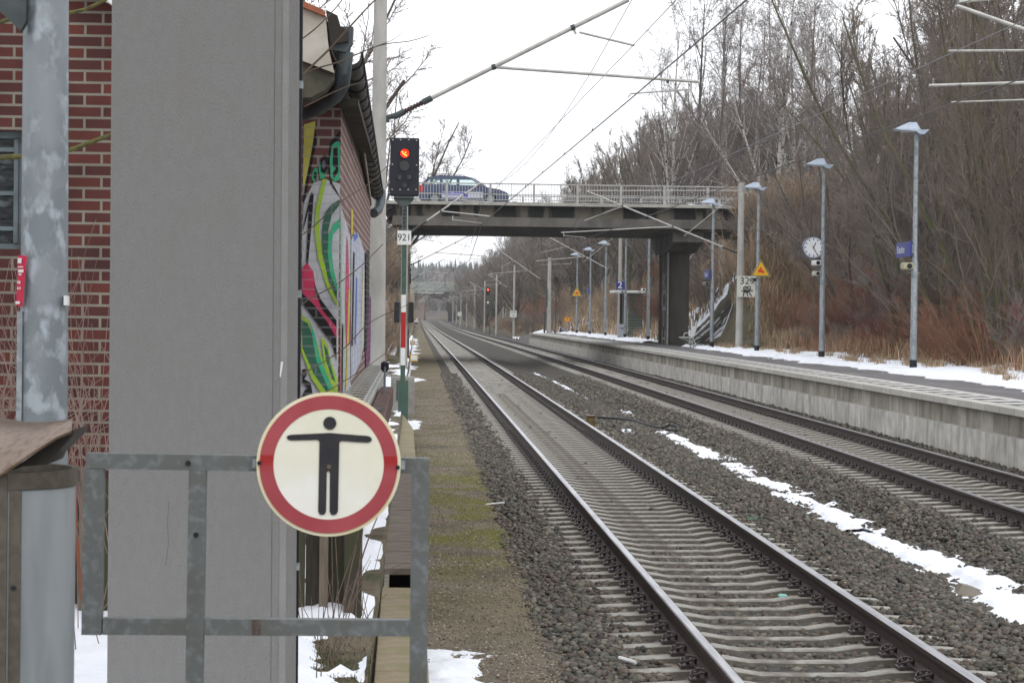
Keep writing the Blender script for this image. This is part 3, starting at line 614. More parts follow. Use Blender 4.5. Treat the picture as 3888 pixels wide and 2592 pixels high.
# ---------------------------------------------------------------- overhead line masts
def mast(x, y, z0, z1, r0, r1, label, group="concrete overhead line masts", nm="overhead_line_mast"):
    t = thing(nm, (x, y, z0), label, "mast", group)
    part("mast", MB().tube([(x, y, z0), (x, y, z0 * .5 + z1 * .5), (x, y, z1)], [r0, (r0 + r1) / 2, r1], 20), mastM, t, smooth=True)
    return t
def cantilever(t, x, y, kind, s=1, xw=2.756, zr=0, dz=0, topt=False):
    """bracket at mast x reaching over the track axis xw; s=+1 reaches to +x"""
    W = xw + (.50 if kind == 'B' else -.36) * s; X = lambda d: x + s * d; z = zr
    zt, zl = 7.06 + z + dz, 5.22 + z - dz * .25; D = abs(W - x)
    tip = (x + s * (D - .05), y, zt); low = (X(.25), y, zl)
    mb = MB(); a = Vector((X(.75), y, zl + (zt - zl) * (.5 / max(D - .3, 1)))); mb.tube([a, tip], .034, 8); ob = part("bracket_tube", mb, alu, t, smooth=True)
    L = Vector(low); d = (a - L); part("bracket_fitting", MB().tube([(X(.1), y, zl - .02), L, L + d * .28], [.03, .05, .05], 8), grey_steel, t); part("bracket_fitting", MB().tube([L + d * .82, a + d * .1], .05, 8), grey_steel, t)
    mb = MB(); pts = [L + d * (.28 + .54 * i / 12) for i in range(13)]; mb.tube(pts, [.05 if i % 2 else .028 for i in range(13)], 8); part("insulator", mb, insul, t)
    f = lambda q: L + (Vector(tip) - L) * q
    pa = f(.42); end = (W + s * (1.05 if kind == 'B' else .35), y, 5.82 + z)
    mb = MB(); mb.tube([pa, end], .024, 8); part("registration_tube", mb, alu, t, smooth=True)
    pb = f(.76 if kind == 'B' else .68); e2 = (W + s * .05, y, 6.36 + z); mb = MB(); mb.tube([pb + Vector((s * .1, 0, -.07)), e2], .02, 6); mb.tube([pb, pb + Vector((s * .05, 0, -.1))], .02, 5); part("stub_tube", mb, alu, t)
    mb = MB(); h = (end[0] - s * .12, y, end[2] - .02)
    if kind == 'B': mb.tube([h, (h[0], y, h[2] - .14)], .02, 5); mb.tube([(h[0], y, h[2] - .1), (W, y, 5.62 + z), (W - s * .04, y, 5.56 + z)], .014, 6)
    else:
        hx = x + (W - x) * .62; mb.tube([(hx, y, 5.83 + z), (hx, y, 5.66 + z)], .02, 5); mb.tube([(hx, y, 5.68 + z), (W, y, 5.57 + z)], .014, 6)
    part("steady_arm", mb, alu, t)
    for q in (.42, .76): p = f(q); part("clamp", MB().tube([p - Vector((s * .03, 0, .01)), p + Vector((s * .03, 0, .01))], .05, 6), grey_steel, t)
    p = Vector(end); part("clamp", MB().tube([p - Vector((s * .5, 0, 0)), p - Vector((s * .46, 0, 0))], .035, 6), grey_steel, t)
    mb = MB(); mb.tube([(X(.05), y, zl - .05), (X(.22), y, zl)], .03, 6); mb.box(x - .02, X(.16) if s > 0 else x + .02, y - .03, y + .03, zl - .1, zl - .04) if s > 0 else mb.box(X(.16), x + .02, y - .03, y + .03, zl - .1, zl - .04); part("mast_bracket", mb, grey_steel, t)
    return W
LM = [(-.60, 36.4, 'B'), (-.45, 88, 'A'), (-.56, 146, 'B'), (-.6, 205, 'A'), (-.6, 265, 'B'), (-.6, 330, 'A'), (-.6, 395, 'B'), (-.6, 460, 'A'), (-.6, 530, 'B'), (-.6, 600, 'A'), (-.6, 665, 'B'), (-.6, 730, 'A')]
LL = ["nearest concrete mast behind the graffiti building, top out of view", "concrete mast just behind the red lit signal with number plate", "concrete mast on the left of the tracks beyond the bridge"]
mast_b = None; wires1 = []
for i, (x, y, k) in enumerate(LM):
    z = gz(y); ORD = ["", "", "third", "fourth", "fifth", "sixth", "seventh", "eighth", "ninth", "tenth", "eleventh", "twelfth"]
    t = mast(x, y, z - .3, z + (9.5 if i == 0 else 6.15 if i == 1 else 7.6), .145, .085 if i != 1 else .11, LL[i] if i < 2 else "concrete mast left of the tracks, %s from the camera" % ORD[i], None if i < 2 else "masts left of the tracks beyond the bridge")
    wires1.append((y, cantilever(t, x, y, k, 1, 2.756, z), z))
RMS = [(14.15, 36.4, 'A', .155), (14.25, 104, 'B', .175), (13.5, 157, 'A', .15), (11.5, 205, 'B', .21), (11.3, 274, 'A', .15), (11.25, 333, 'B', .15), (11.3, 392, 'A', .15), (11.3, 458, 'B', .22), (11.3, 530, 'B', .15), (11.3, 600, 'A', .15), (11.3, 665, 'B', .15), (11.3, 730, 'A', .15)]
RL = ["mast just outside the right edge holding the bracket in the upper right corner", "tall concrete mast on the platform with the white 329 board", "concrete mast behind the blue number 2 sign", "thick concrete mast just past the end of the platform", "concrete mast with the small white 329 4 board", "concrete mast on the right of the tracks far beyond the platform"]
masts_r = []; wires2 = []
for i, (x, y, k, r) in enumerate(RMS):
    z = gz(y); t = mast(x, y, z + (.6 if i < 3 else -.4), z + (8.15 if i != 3 else 7.3), r, r * .72, RL[i] if i < 5 else "concrete mast right of the tracks, %s from the camera, past the 329 4 board" % ORD[i], None if i < 5 else "masts right of the tracks beyond the platform"); masts_r.append(t)
    W = cantilever(t, x, y, k, -1, 7.87, z, .6 if i in (1, 2, 3) else 0); wires2.append((y, W, z))
    if x > 13:
        mb = MB(); tx = W + .1; mb.tube([(x, y, 7.78 + z), (tx, y, 7.68 + z if i else 7.1)], .024, 6); mb.tube([(x - .4, y, 7.5 + z), (x - 2.5, y, 5.75 + z)], .016, 5); part("top_tie", mb, alu, t)
    if i == 3:
        mb = MB().box(x - .32, x - .2, y - .16, y + .16, 3.0 + z, 4.6 + z).box(x - .45, x - .30, y - .1, y + .1, z + .4, z + 2.6); part("tension_weight", mb, grey_steel, t)
# overhead wires: contact wire, thin lower messenger and top messenger, with droppers
def wires(ws, lab, y_near=-20):
    pts = [(y_near, ws[0][1] - (ws[1][1] - ws[0][1]) * .9, 0)] + ws
    for nm, h, r, sag, m, l in (("contact_wire", 5.54, .0085, .0, wireM, "dark contact wire over the "), ("messenger_wire", 7.06, .005, .9, wireM, "sagging upper messenger wire over the "), ("stitch_wire", 6.33, .0055, .0, wire2, "thin pale auxiliary wire over the ")):
        P = []
        for i in range(len(pts) - 1):
            (a, xa, za), (b, xb, zb) = pts[i], pts[i + 1]
            if nm == "stitch_wire" and i > 2: break
            for k in range(8):
                t = k / 8; P.append((xa + (xb - xa) * t, a + (b - a) * t, za + (zb - za) * t + h - sag * 4 * t * (1 - t)))
        single(nm, MB().tube(P, [r * (1 + p[1] / 130) for p in P], 5), m, l + lab, "wire", org=(P[0][0], 0, h))
    for i in range(min(4, len(pts) - 1)):
        (a, xa, za), (b, xb, zb) = pts[i], pts[i + 1]
        for k in range(1, 8):
            t = k / 8; x = xa + (xb - xa) * t; y = a + (b - a) * t; z = za + (zb - za) * t
            if y < 12: continue
            mb = MB().tube([(x, y, z + 5.54), (x, y, z + 7.06 - .9 * 4 * t * (1 - t))], .003, 4).box(x - .012, x + .012, y - .012, y + .012, z + 5.53, z + 5.58)
            single("dropper", mb, wireM, "thin vertical dropper between the overhead wires of the " + lab, "dropper", "droppers of the overhead line over the " + lab, org=(x, y, z + 5.54))
wires(wires1, "near track"); wires(wires2, "platform track")

# ---------------------------------------------------------------- platform lamps
def lamp(x, y, label, foot=True, H=6.66):
    zb = .74 + gz(y); t = thing("platform_lamp", (x, y, zb), label, "lamp post", "lamp posts along the platform")
    part("pole", MB().tube([(x, y, zb + (.36 if foot else 0)), (x, y, zb + 3.0), (x, y, zb + 3.05), (x, y, zb + H - .1)], [.095, .088, .068, .06], 12), galv, t, smooth=True)
    part("foot_sleeve", MB().tube([(x, y, zb - .1), (x, y, zb + .36)], .102, 12), black, t)
    h = zb + H - .12
    top = [(-.62, .05), (-.22, .235), (-.02, .235), (.10, .03), (.30, .045), (.16, -.09), (.02, -.075), (-.06, -.01), (-.60, .03)]
    mb = MB(); P0 = [(x + a, y - .10, h + b) for a, b in top]; P1 = [(x + a, y + .10, h + b) for a, b in top]; n = len(top)
    e0 = [(x + a * .98, y - .27, h + min(b, .05) - .01) for a, b in top]; e1 = [(x + a * .98, y + .27, h + min(b, .05) - .01) for a, b in top]
    v = e0 + P0 + P1 + e1; f = [(i * n + j, (i + 1) * n + j, (i + 1) * n + (j + 1) % n, i * n + (j + 1) % n) for i in range(3) for j in range(n)]
    f += [tuple(range(n)), tuple(range(4 * n - 1, 3 * n - 1, -1))]; mb.add(v, f); hd = part("lamp_head", mb, lampM, t)
    part("diffuser", MB().box(x - .38, x - .06, y - .12, y + .12, h - .03, h + .02), mat("lamp_diffuser", (.55, .56, .55), rough=.3), hd)
    return t
LX = [(13.47, 63.7), (13.55, 78.7), (13.44, 93), (13.28, 106), (13.05, 121), (13.3, 135.5), (13.28, 150.2), (13.25, 165.6), (13.3, 181), (13.3, 196)]
LLb = ["tallest looking platform lamp post at the right carrying the blue station name sign", "platform lamp post carrying the round clock", "platform lamp post with the yellow warning triangle beside the 329 mast", "platform lamp post in front of the bridge with a small blue sign",
       "lamp post standing right in front of the bridge pier", "dark looking lamp post under the far side of the bridge with a round white camera", "lamp post beside the blue number 2 sign", "platform lamp post left of the shelter and number 2 sign", "second lamp post from the far end of the platform", "farthest lamp post on the platform with a yellow triangle"]
for (x, y), l in zip(LX, LLb): lamp(x, y, l)
def camera_box(x, y, z, label, m=cream, s=1.):
    t = thing("security_camera", (x, y, z), label, "camera", "cameras on the lamp posts")
    part("housing", MB().bbox(x - .13 * s, x + .13 * s, y - .1, y + .25, z - .08 * s, z + .08 * s, .03), m, t)
    part("lens", MB().disc((x + .03 * s, z), .062 * s, y - .112, y - .101, 20), black, t)
    part("bracket", MB().tube([(x, y + .05, z - .09 * s), (x + .05, y + .05, z - .17), (x + .34, y + .05, z - .19)], .018, 6), galv, t)
x, y = LX[0]; c1 = at(3446, 1010, y); camera_box(c1[0], y, c1[2], "cream camera under the blue station name sign", mat("camera_olive_cream", (.36, .34, .22), rough=.5), 1.15)
x, y = LX[1]; c1 = at(3101, 998, y); camera_box(c1[0], y, c1[2], "white camera just below the clock", white_paint, 1.1); c1 = at(3101, 1038, y); camera_box(c1[0], y, c1[2], "lower beige camera below the clock", mat("camera_beige", (.42, .42, .35), rough=.5), 1.0)
for i, (px, py, l) in {2: (2860, 1062, "camera on the lamp post overlapping the 329 board"), 3: (2681, 1077, "small camera on the lamp post in front of the bridge"), 4: (2554, 1091, "small camera on the lamp post by the pier"), 5: (2443, 1100, "round white camera seen under the bridge"), 6: (2361, 1108, "white camera at the shelter roof"), 8: (2223, 1124, "dark camera on the second last lamp post"), 9: (2174, 1128, "camera left of the farthest lamp post")}.items():
    y = LX[i][1]; c1 = at(px, py, y); camera_box(c1[0], y, c1[2], l, white_paint if i in (5, 6) else mat("camera_grey", (.2, .2, .17), rough=.5), 1.0)
# station name sign, parallel to the track
x, y = LX[0]; zc = at(3470, 945, y)[2]
t = thing("station_sign", (x - .1, y, zc), "blue station name sign with white lettering on the lamp post", "sign")
part("board", MB().bbox(x - .16, x - .10, y - .12, y + 1.75, zc - .2, zc + .2, .005), blue, t)
part("bracket", MB().box(x - .10, x - .02, y - .05, y + .05, zc - .12, zc + .12), galv, t)
text_part("lettering", "Klecken", .30, white_paint, t, (x - .162, y + 1.1, zc - .005), sx=1.05, rot=(math.radians(90), 0, math.radians(-90)))
x, y = LX[3]; zc = at(2697, 1041, y)[2]
t = thing("station_sign", (x - .1, y, zc), "small looking blue name sign on the lamp post before the bridge", "sign")
part("board", MB().bbox(x - .16, x - .10, y - .12, y + 1.75, zc - .2, zc + .2, .005), blue, t)
text_part("lettering", "Klecken", .30, white_paint, t, (x - .162, y + 1.1, zc - .005), sx=1.05, rot=(math.radians(90), 0, math.radians(-90)))
x, y = LX[8]; zc = at(2238, 1104, y)[2]
t = thing("station_sign", (x - .1, y, zc), "tiny looking blue name sign on the far lamp post", "sign")
part("board", MB().bbox(x - .16, x - .10, y - .12, y + 1.75, zc - .22, zc + .22, .005), blue, t)
# clock
cx, y, cz = at(3088, 940, LX[1][1]); cx -= .0
t = thing("platform_clock", (cx, y, cz), "round white station clock with black hands on the lamp post", "clock")
part("case", MB().disc((cx, cz), .365, y - .02, y + .16, 48), mat("clock_case", (.10, .10, .2), rough=.4), t, smooth=True)
part("dial", MB().disc((cx + .005, cz), .335, y - .026, y - .021, 48), mat("clock_dial", (.70, .72, .74), rough=.35), t)
mb = MB()
for i in range(60):
    a = math.pi * 2 * i / 60; L, wd = (.075, .014) if i % 5 == 0 else (.025, .005); r1 = .315; ca, sa = math.sin(a), math.cos(a); o = (cx + .005, cz)
    q = [(o[0] + ca * (r1 - L) - sa * wd / 1, o[1] + sa * (r1 - L) + ca * wd), (o[0] + ca * (r1 - L) + sa * wd, o[1] + sa * (r1 - L) - ca * wd), (o[0] + ca * r1 + sa * wd, o[1] + sa * r1 - ca * wd), (o[0] + ca * r1 - sa * wd, o[1] + sa * r1 + ca * wd)]
    mb.prism(q, y - .029, y - .0265)
part("minute_marks", mb, black, t)
def hand(a, L, wd, name, m=black, yy=.033):
    a = math.radians(a); ca, sa = math.sin(a), math.cos(a); o = (cx + .005, cz)
    q = [(o[0] - ca * .04 - sa * wd, o[1] - sa * .04 + ca * wd), (o[0] - ca * .04 + sa * wd, o[1] - sa * .04 - ca * wd), (o[0] + ca * L + sa * wd * .8, o[1] + sa * L - ca * wd * .8), (o[0] + ca * L - sa * wd * .8, o[1] + sa * L + ca * wd * .8)]
    part(name, MB().prism(q, y - yy, y - yy + .003), m, t)
hand(25, .19, .016, "hour_hand"); hand(152, .29, .012, "minute_hand", yy=.037); hand(-38, .19, .004, "second_hand", mat("pale_red", (.5, .15, .15)), .041)
part("clock_bracket", MB().box(cx + .33, cx + .50, y + .03, y + .07, cz + .12, cz + .14).box(cx + .33, cx + .50, y + .03, y + .07, cz - .14, cz - .12), galv, t)
# kilometre board
cx, y, cz = at(2836, 1088, 103.75); hw, hh = .42, .46
t = thing("kilometre_board", (cx, y, cz), "white board reading 329 with black scribble over its lower half", "sign")
part("board", MB().bbox(cx - hw, cx + hw, y - .03, y, cz - hh, cz + hh, .004), mat("board_white", (.66, .67, .60), (.58, .58, .5), scale=4), t)
text_part("lettering", "329", .44, black, t, (cx, y - .033, cz + .24), sx=1.0)
mb = MB(); px = lambda a, b: (cx + a, y - .036, cz + b)
for pts in ([(-.16, -.42), (-.12, -.2), (-.16, -.05), (-.06, .02), (.02, -.05), (-.02, -.2), (.04, -.42)], [(.02, .0), (.14, .02), (.16, -.1), (.05, -.18), (.2, -.42)], [(-.24, -.2), (.26, -.17)], [(-.02, -.02), (-.1, -.12), (0, -.3), (.1, -.1), (0, -.04)], [(-.1, -.25), (.08, -.22), (.12, -.3)]):
    mb.tube([px(a, b) for a, b in pts], .022, 5)
part("scribble", mb, black, t)
# warning triangles
def triangle(px, py, y, label, s=.36):
    cx, y, cz = at(px, py, y); t = thing("warning_sign", (cx, y, cz), label, "sign")
    T = lambda r: [(cx + r * math.sin(a), cz - .06 + r * math.cos(a)) for a in (math.radians(120), math.radians(240), 0)][::1]
    part("plate", MB().prism(T(s * 1.12)[::-1], y, y + .02), mat("sign_back_cream", (.5, .45, .25)), t)
    part("border", MB().prism(T(s * 1.02)[::-1], y - .004, y - .001), black, t); part("face", MB().prism(T(s * .92)[::-1], y - .008, y - .005), yellow, t)
    rd = mat("warning_red", (.6, .06, .02), rough=.5); k = s / .36
    part("symbol", MB().box(cx - .1 * k, cx + .06 * k, y - .012, y - .009, cz - .12 * k, cz - .0 * k).box(cx + .05 * k, cx + .12 * k, y - .0125, y - .0095, cz - .14 * k, cz - .05 * k).box(cx - .04 * k, cx + .02 * k, y - .0128, y - .0098, cz, cz + .07 * k), rd, t)
triangle(2889, 1022, 92.8, "yellow warning triangle on the lamp post beside the 329 board", .40)
triangle(2190, 1110, 195.8, "yellow warning triangle at the far end of the platform", .45)
# number 2 sign
cx, y, cz = at(2356, 1083, 150.0); t = thing("platform_number_sign", (cx, y, cz), "square blue sign with a white 2 beside a lamp post", "sign")
part("board", MB().bbox(cx - .27, cx + .27, y - .04, y, cz - .26, cz + .26, .005), blue, t); text_part("lettering", "2", .60, mat("sign_white", (.85, .85, .85), rough=.4), t, (cx - .04, y - .043, cz), sx=1.1)
# small shelter with louvred side, cabinet
g = gz(153)
def sx_(px, Y=153): return at(px, 1250, Y)[0]
t = thing("platform_shelter", (sx_(2390), 153, .8 + g), "small platform shelter with pale flat roof and louvred wall", "shelter")
zr = at(2390, 1108, 153)[2]
part("roof", MB().bbox(sx_(2325), sx_(2443), 152, 155.5, zr - .07, zr + .08, .02), white_paint, t)
mb = MB(); z = .8 + g
while z < zr - .15: mb.add([(sx_(2386), 153.1, z), (sx_(2436), 153.1, z), (sx_(2436), 153.0, z + .06), (sx_(2386), 153.0, z + .06)], [(0, 1, 2, 3)]); z += .105
part("louvre", mb, mat("louvre_pale", (.42, .46, .40), rough=.5), t)
part("wall", MB().box(sx_(2386), sx_(2440), 153.2, 153.26, .7 + g, zr - .075), mat("shelter_wall", (.07, .09, .075), rough=.6), t)
part("post", MB().box(sx_(2353), sx_(2362), 153.0, 153.2, .7 + g, zr - .075), black, t)
part("side_wall", MB().box(sx_(2363), sx_(2380), 153.0, 153.05, .7 + g, zr - .075), mat("shelter_glass", (.09, .10, .09), rough=.2), t)
cx = sx_(2360, 151); t = thing("grit_cabinet", (cx, 151, .8 + g), "light grey metal cabinet with a dark handle beside the shelter", "cabinet")
part("body", MB().bbox(cx - .24, cx + .24, 150.9, 151.4, .75 + g, 1.72 + g, .02), mat("cabinet_grey", (.36, .38, .40), rough=.5), t)
part("handle", MB().box(cx - .08, cx + .16, 150.88, 150.898, 1.44 + g, 1.49 + g), black, t)
# bench
bx0, y, bz = at(2622, 1290, 108); g = gz(108); z = .8 + g
t = thing("bench", (12.3, 108, z), "white wire mesh platform bench beside the bridge pier", "bench")
bm = mat("bench_white", (.5, .51, .50), rough=.5); X0 = bx0 - .45
part("seat", MB().prismz([(X0, 107.2), (X0 + .5, 107.2), (X0 + .5, 109), (X0, 109)], z + .44, z + .47), bm, t)
part("backrest", MB().prism([(X0 + .48, z + .5), (X0 + .52, z + .5), (X0 + .66, z + .98), (X0 + .62, z + .98)], 107.2, 109), bm, t)
for yy in (107.5, 108.7): part("leg", MB().tube([(X0 + .05, yy, z + .42), (X0 + .4, yy, z + .30), (X0 + .55, yy, z)], .03, 6).tube([(X0 + .5, yy, z + .42), (X0 + .62, yy, z + .15), (X0 + .8, yy, z)], .03, 6), bm, t)
part("armrest", MB().tube([(X0, 107.15, z + .46), (X0 + .08, 107.15, z + .66), (X0 + .5, 107.15, z + .68)], .02, 6), bm, t)
# small things past the platform end
cx, y, cz = at(2111, 1063, 198); t = thing("signal_back", (cx, y, gz(y)), "small black square signal on a thin green post at the platform end", "signal")
part("head", MB().bbox(cx - .19, cx + .19, y - .1, y + .1, cz - .2, cz + .2, .02), black, t); part("post", MB().tube([(cx, y, gz(y)), (cx, y, cz - .2)], .04, 8), green_steel, t)
cx, y, cz = at(2153, 1211, 200); t = thing("round_sign", (cx, y, cz), "round orange sign with a dark T at the platform end", "sign")
part("disc", MB().disc((cx, cz), .24, y - .02, y, 32), mat("sign_orange", (.75, .33, .02)), t); part("border", MB().disc((cx, cz), .25, y - .025, y - .021, 32, .215), mat("sign_orange_red", (.5, .1, .02)), t)
text_part("lettering", "T", .36, black, t, (cx, y - .028, cz)); part("post", MB().tube([(cx, y + .03, gz(y) + .5), (cx, y + .03, cz)], .025, 6), galv, t)
cx, y, cz = at(1949, 1191, 273.5); t = thing("kilometre_board", (cx, y, cz), "small white board reading 329 above 4 on a distant mast", "sign")
part("board", MB().box(cx - .38, cx + .38, y - .03, y, cz - .40, cz + .40), white_paint, t); text_part("lettering", "329", .36, black, t, (cx, y - .033, cz + .2)); text_part("lettering", "4", .36, black, t, (cx + .03, y - .033, cz - .2))
cx, y, cz = at(1745, 1192, 450); t = thing("kilometre_board", (cx, y, cz), "tiny white board low beside the tracks far away", "sign"); part("board", MB().box(cx - .38, cx + .38, y - .03, y, cz - .40, cz + .40), white_paint, t); part("post", MB().tube([(cx, y + .05, gz(y) - .2), (cx, y + .05, cz)], .05, 6), mastM, t)

# ---------------------------------------------------------------- signals
ledR = mat("red_lamp_lit", (.8, .02, .01), emit=(1, .012, .002, 2.6)); ledH = mat("red_lamp_hot", (1, .3, .1), emit=(1, .22, .02, 3.5))
def lit(t, cx, cz, y, r, hd):
    o = part("red_lamp", MB().disc((cx, cz), r, y - .012, y - .004, 28), ledR, hd)
    mb = MB()
    for a, b in ((-.035, .02), (-.02, -.005), (0, -.02), (.022, -.03), (.01, .012)): mb.disc((cx + a * r / .06, cz + b * r / .06), .012 * r / .06, y - .015, y - .0125, 10)
    part("bright_led", mb, ledH, o)
y = 50.; hx, _, hz = at(1536.5, 635, y); mx_, _, _ = at(1533, 1100, y)
t = thing("main_signal", (mx_, y, -.2), "tall railway signal with lit red lamp, 921 plate and red white mast board", "signal")
hw = .305; z0 = at(1536, 745, y)[2]; z1 = at(1536, 525, y)[2]
hd = part("signal_head", MB().bbox(hx - hw, hx + hw, y - .12, y + .12, z0, z1, .02), mat("signal_black", (.012, .013, .02), rough=.5), t)
lx, _, lz = at(1537, 583, y - .12); lit(t, lx, lz, y - .13, .088, hd)
part("lamp_hood", MB().disc((lx, lz), .105, y - .16, y - .121, 28, .093), black, hd)
for px, py, r in ((1536, 629, .105), (1516.5, 672, .05), (1554.5, 672, .05), (1535.5, 704, .05)):
    a = at(px, py, y - .12); o = part("dark_lamp", MB().disc((a[0], a[2]), r, y - .132, y - .121, 24), mat("lamp_glass_dark", (.004, .004, .005), rough=.12, spec=.6), hd)
    part("lamp_hood", MB().disc((a[0], a[2]), r + .012, y - .15, y - .121, 24, r + .002), black, o)
mb = MB()
for px, py in ((1492, 531), (1521, 531), (1552, 531), (1582, 533), (1490, 624), (1582, 627), (1489, 719), (1519, 720), (1550, 720), (1580, 720), (1517, 679), (1555, 679), (1536, 711)):
    a = at(px, py, y - .121); mb.box(a[0] - .014, a[0] + .014, y - .124, y - .1205, a[2] - .007, a[2] + .007)
part("reflector_dot", mb, white_paint, hd)
zz = lambda py: at(1533, py, y)[2]
part("bracket", MB().box(hx - .22, hx + .2, y - .1, y + .08, z0 - .05, z0 - .004).prism([(hx - .24, z0 - .051), (hx + .22, z0 - .051), (hx + .06, z0 - .22), (hx - .08, z0 - .22)], y - .06, y + .04), grey_steel, t)
mh = .05
part("upper_mast", MB().box(mx_ - mh, mx_ + mh, y - .05, y + .05, zz(930), z0 - .051), grey_steel, t)
mb = MB()
k = zz(925)
while k < z0 - .15: mb.box(mx_ - .022, mx_ + .022, y - .054, y - .0505, k, k + .035); k += .085
part("mast_slot", mb, black, t)
part("mast", MB().box(mx_ - mh, mx_ + mh, y - .05, y + .05, -.25, zz(930) - .002).box(mx_ - .09, mx_ + .12, y - .07, y - .052, -.2, .75), green_steel, t)
mb = MB(); mb.cur = 0; mb.box(mx_ - mh + .002, mx_ + mh - .002, y - .062, y - .052, zz(1185) + .001, zz(1119)); mb.box(mx_ - mh + .002, mx_ + mh - .002, y - .062, y - .052, zz(1386), zz(1320) - .001); mb.cur = 1; mb.box(mx_ - mh + .002, mx_ + mh - .002, y - .062, y - .052, zz(1320), zz(1185))
part("mast_board", mb, [white_paint, red_mast], t)
pc = at(1535, 903, y); part("number_plate", MB().bbox(pc[0] - .145, pc[0] + .145, y - .085, y - .07, pc[2] - .15, pc[2] + .15, .003), white_paint, t); text_part("lettering", "921", .21, black, t, (pc[0], y - .087, pc[2]), sx=.9)
# connection box behind the mast
c0 = at(1484, 1552, y + 1); c1 = at(1574, 1428, y + 1)
t = thing("connection_box", (c0[0] + .25, y + 1, c0[2]), "weathered pale concrete box behind the signal mast", "cabinet")
part("body", MB().bbox(c0[0], c1[0], y + .6, y + .9, c0[2] - .1, c1[2], .015), concrete, t)
part("hinge", MB().box(c0[0] + .12, c0[0] + .15, y + .585, y + .599, c0[2] + .2, c1[2] - .08).box(c1[0] - .17, c1[0] - .14, y + .585, y + .599, c0[2] + .2, c1[2] - .08), grey_steel, t)
# second lit signal, right of the tracks beyond
y = 310.; hx, _, hz = at(1853, 1106, y); g = gz(y); t = thing("distant_signal", (hx, y, g - .5), "distant railway signal with lit red lamp right of the tracks", "signal")
hd = part("signal_head", MB().bbox(hx - .28, hx + .28, y - .1, y + .1, hz - .55, hz + .55, .02), black, t); lit(t, hx, hz + .22, y - .11, .13, hd)
part("mast", MB().box(hx + .2, hx + .34, y - .05, y + .05, g - .3, hz - .56), green_steel, t); part("plate", MB().box(hx - .12, hx + .12, y - .07, y - .055, hz - 1.6, hz - 1.3), white_paint, t)
part("mast_board", MB().box(hx + .21, hx + .33, y - .065, y - .052, g + .9, g + 2.2), red_mast, t)
part("basket", MB().tube([(hx + .2, y, hz - .7), (hx + .9, y, hz - .7), (hx + .9, y, hz - 1.7), (hx + .2, y, hz - 1.7)], .03, 5), green_steel, t)
# signal seen from behind at the left
y = 190.; hx, _, hz = at(1551, 1047, y); g = gz(y); t = thing("unlit_signal", (hx, y, g - .3), "black signal box with a pale stripe left of the tracks behind the main signal", "signal")
part("signal_head", MB().bbox(hx - .22, hx + .22, y - .12, y + .12, hz - .63, hz + .63, .02), black, t); part("stripe", MB().box(hx - .2, hx + .21, y - .13, y - .121, hz + .28, hz + .33), white_paint, t)
part("mast", MB().box(hx - .08, hx + .06, y - .05, y + .05, g - .3, hz - .64), green_steel, t); part("control_box", MB().bbox(hx - .02, hx + .16, y - .2, y - .06, hz - 2.6, hz - 2.0, .02), green_steel, t)
# dark panels on the second mast
for s, l in ((-1, "black panel on the left side of the second mast"), (1, "black panel on the right side of the second mast")):
    x = -.45 + s * .26; p = at(1490, 1185, 87.9); o = thing("mast_panel", (x, 87.9, p[2]), l, "panel"); part("panel", MB().bbox(x - .10, x + .10, 87.82, 87.98, p[2] - .38, p[2] + .38, .01), black, o)
    part("strap", MB().box(min(x, -.45), max(x, -.45), 87.99, 88.0, p[2] + .385, p[2] + .40).box(min(x, -.45), max(x, -.45), 87.99, 88.0, p[2] - .40, p[2] - .385), galv, o)
# ---------------------------------------------------------------- foreground left
# railing gate with the no entry sign, 6.6 m away at the end of our platform
GY = 6.6
t = thing("barrier_gate", (-.4, GY, .76), "galvanised steel tube gate across the platform end", "gate")
mb = MB(); P = lambda px, py: dd(px, py, GY); hw = .0225
def bar(a, b, wd=.0215, dp=.0215):                   # straight square tube between two picture-plane points at the gate
    A, B = Vector(P(*a)), Vector(P(*b)); d = (B - A).normalized(); n = Vector((-d.z, 0, d.x)) * wd
    v = [A + n, A - n, B - n, B + n]; v = [(q.x, GY - dp, q.z) for q in v] + [(q.x, GY + dp, q.z) for q in v]
    m_ = MB(); m_.add(v, [(0, 1, 2, 3), (7, 6, 5, 4), (0, 4, 5, 1), (1, 5, 6, 2), (2, 6, 7, 3), (3, 7, 4, 0)]); return m_
def joinmb(l):
    r = MB()
    for q in l: r.add(q.v, q.f)
    return r
part("top_rail", bar((200, 1057), (985, 1069)), galv_gate, t); part("lower_rail", bar((238, 1436), (944, 1440), .0225), galv_gate, t)
part("end_post", bar((217, 1074), (212, 1455), .0275), galv_gate, t)
part("post", bar((455, 1079), (445, 1700), .0235, .024), galv_gate, t)
part("post", bar((966, 1086), (958, 1760), .0245, .024), galv_gate, t)
mb = MB()
for px, py in ((434, 1062), (452, 1226)):
    p = P(px, py); mb.disc((p[0], p[2]), .0075, GY - .0265, GY - .0245, 16)
part("screw_hole", mb, black, t)
pr_ = P(590, 1437); part("brown_stain_tape", MB().box(pr_[0] - .011, pr_[0] + .011, GY - .0240, GY - .0225, pr_[2] - .0215, pr_[2] + .0215), mat("brown_tape", (.075, .05, .04), (.12, .10, .09), scale=60, rough=.8), t)
sy = GY - .06; c = dd(755, 1066, sy); R_ = .1985; sxk = .995
t = thing("no_entry_sign", (c[0], sy, c[2]), "round red and white sign with a black standing figure, arms outstretched, on the gate", "sign")
part("plate", MB().disc((c[0], c[2]), R_, sy, sy + .006, 96), rim_cream, t, smooth=True)
T = red_sign.node_tree; b = T.nodes["Principled BSDF"]; prev = b.inputs["Base Color"].links[0].from_socket
tc = T.nodes.new("ShaderNodeTexCoord"); sx = T.nodes.new("ShaderNodeSeparateXYZ"); T.links.new(tc.outputs["Object"], sx.inputs[0])
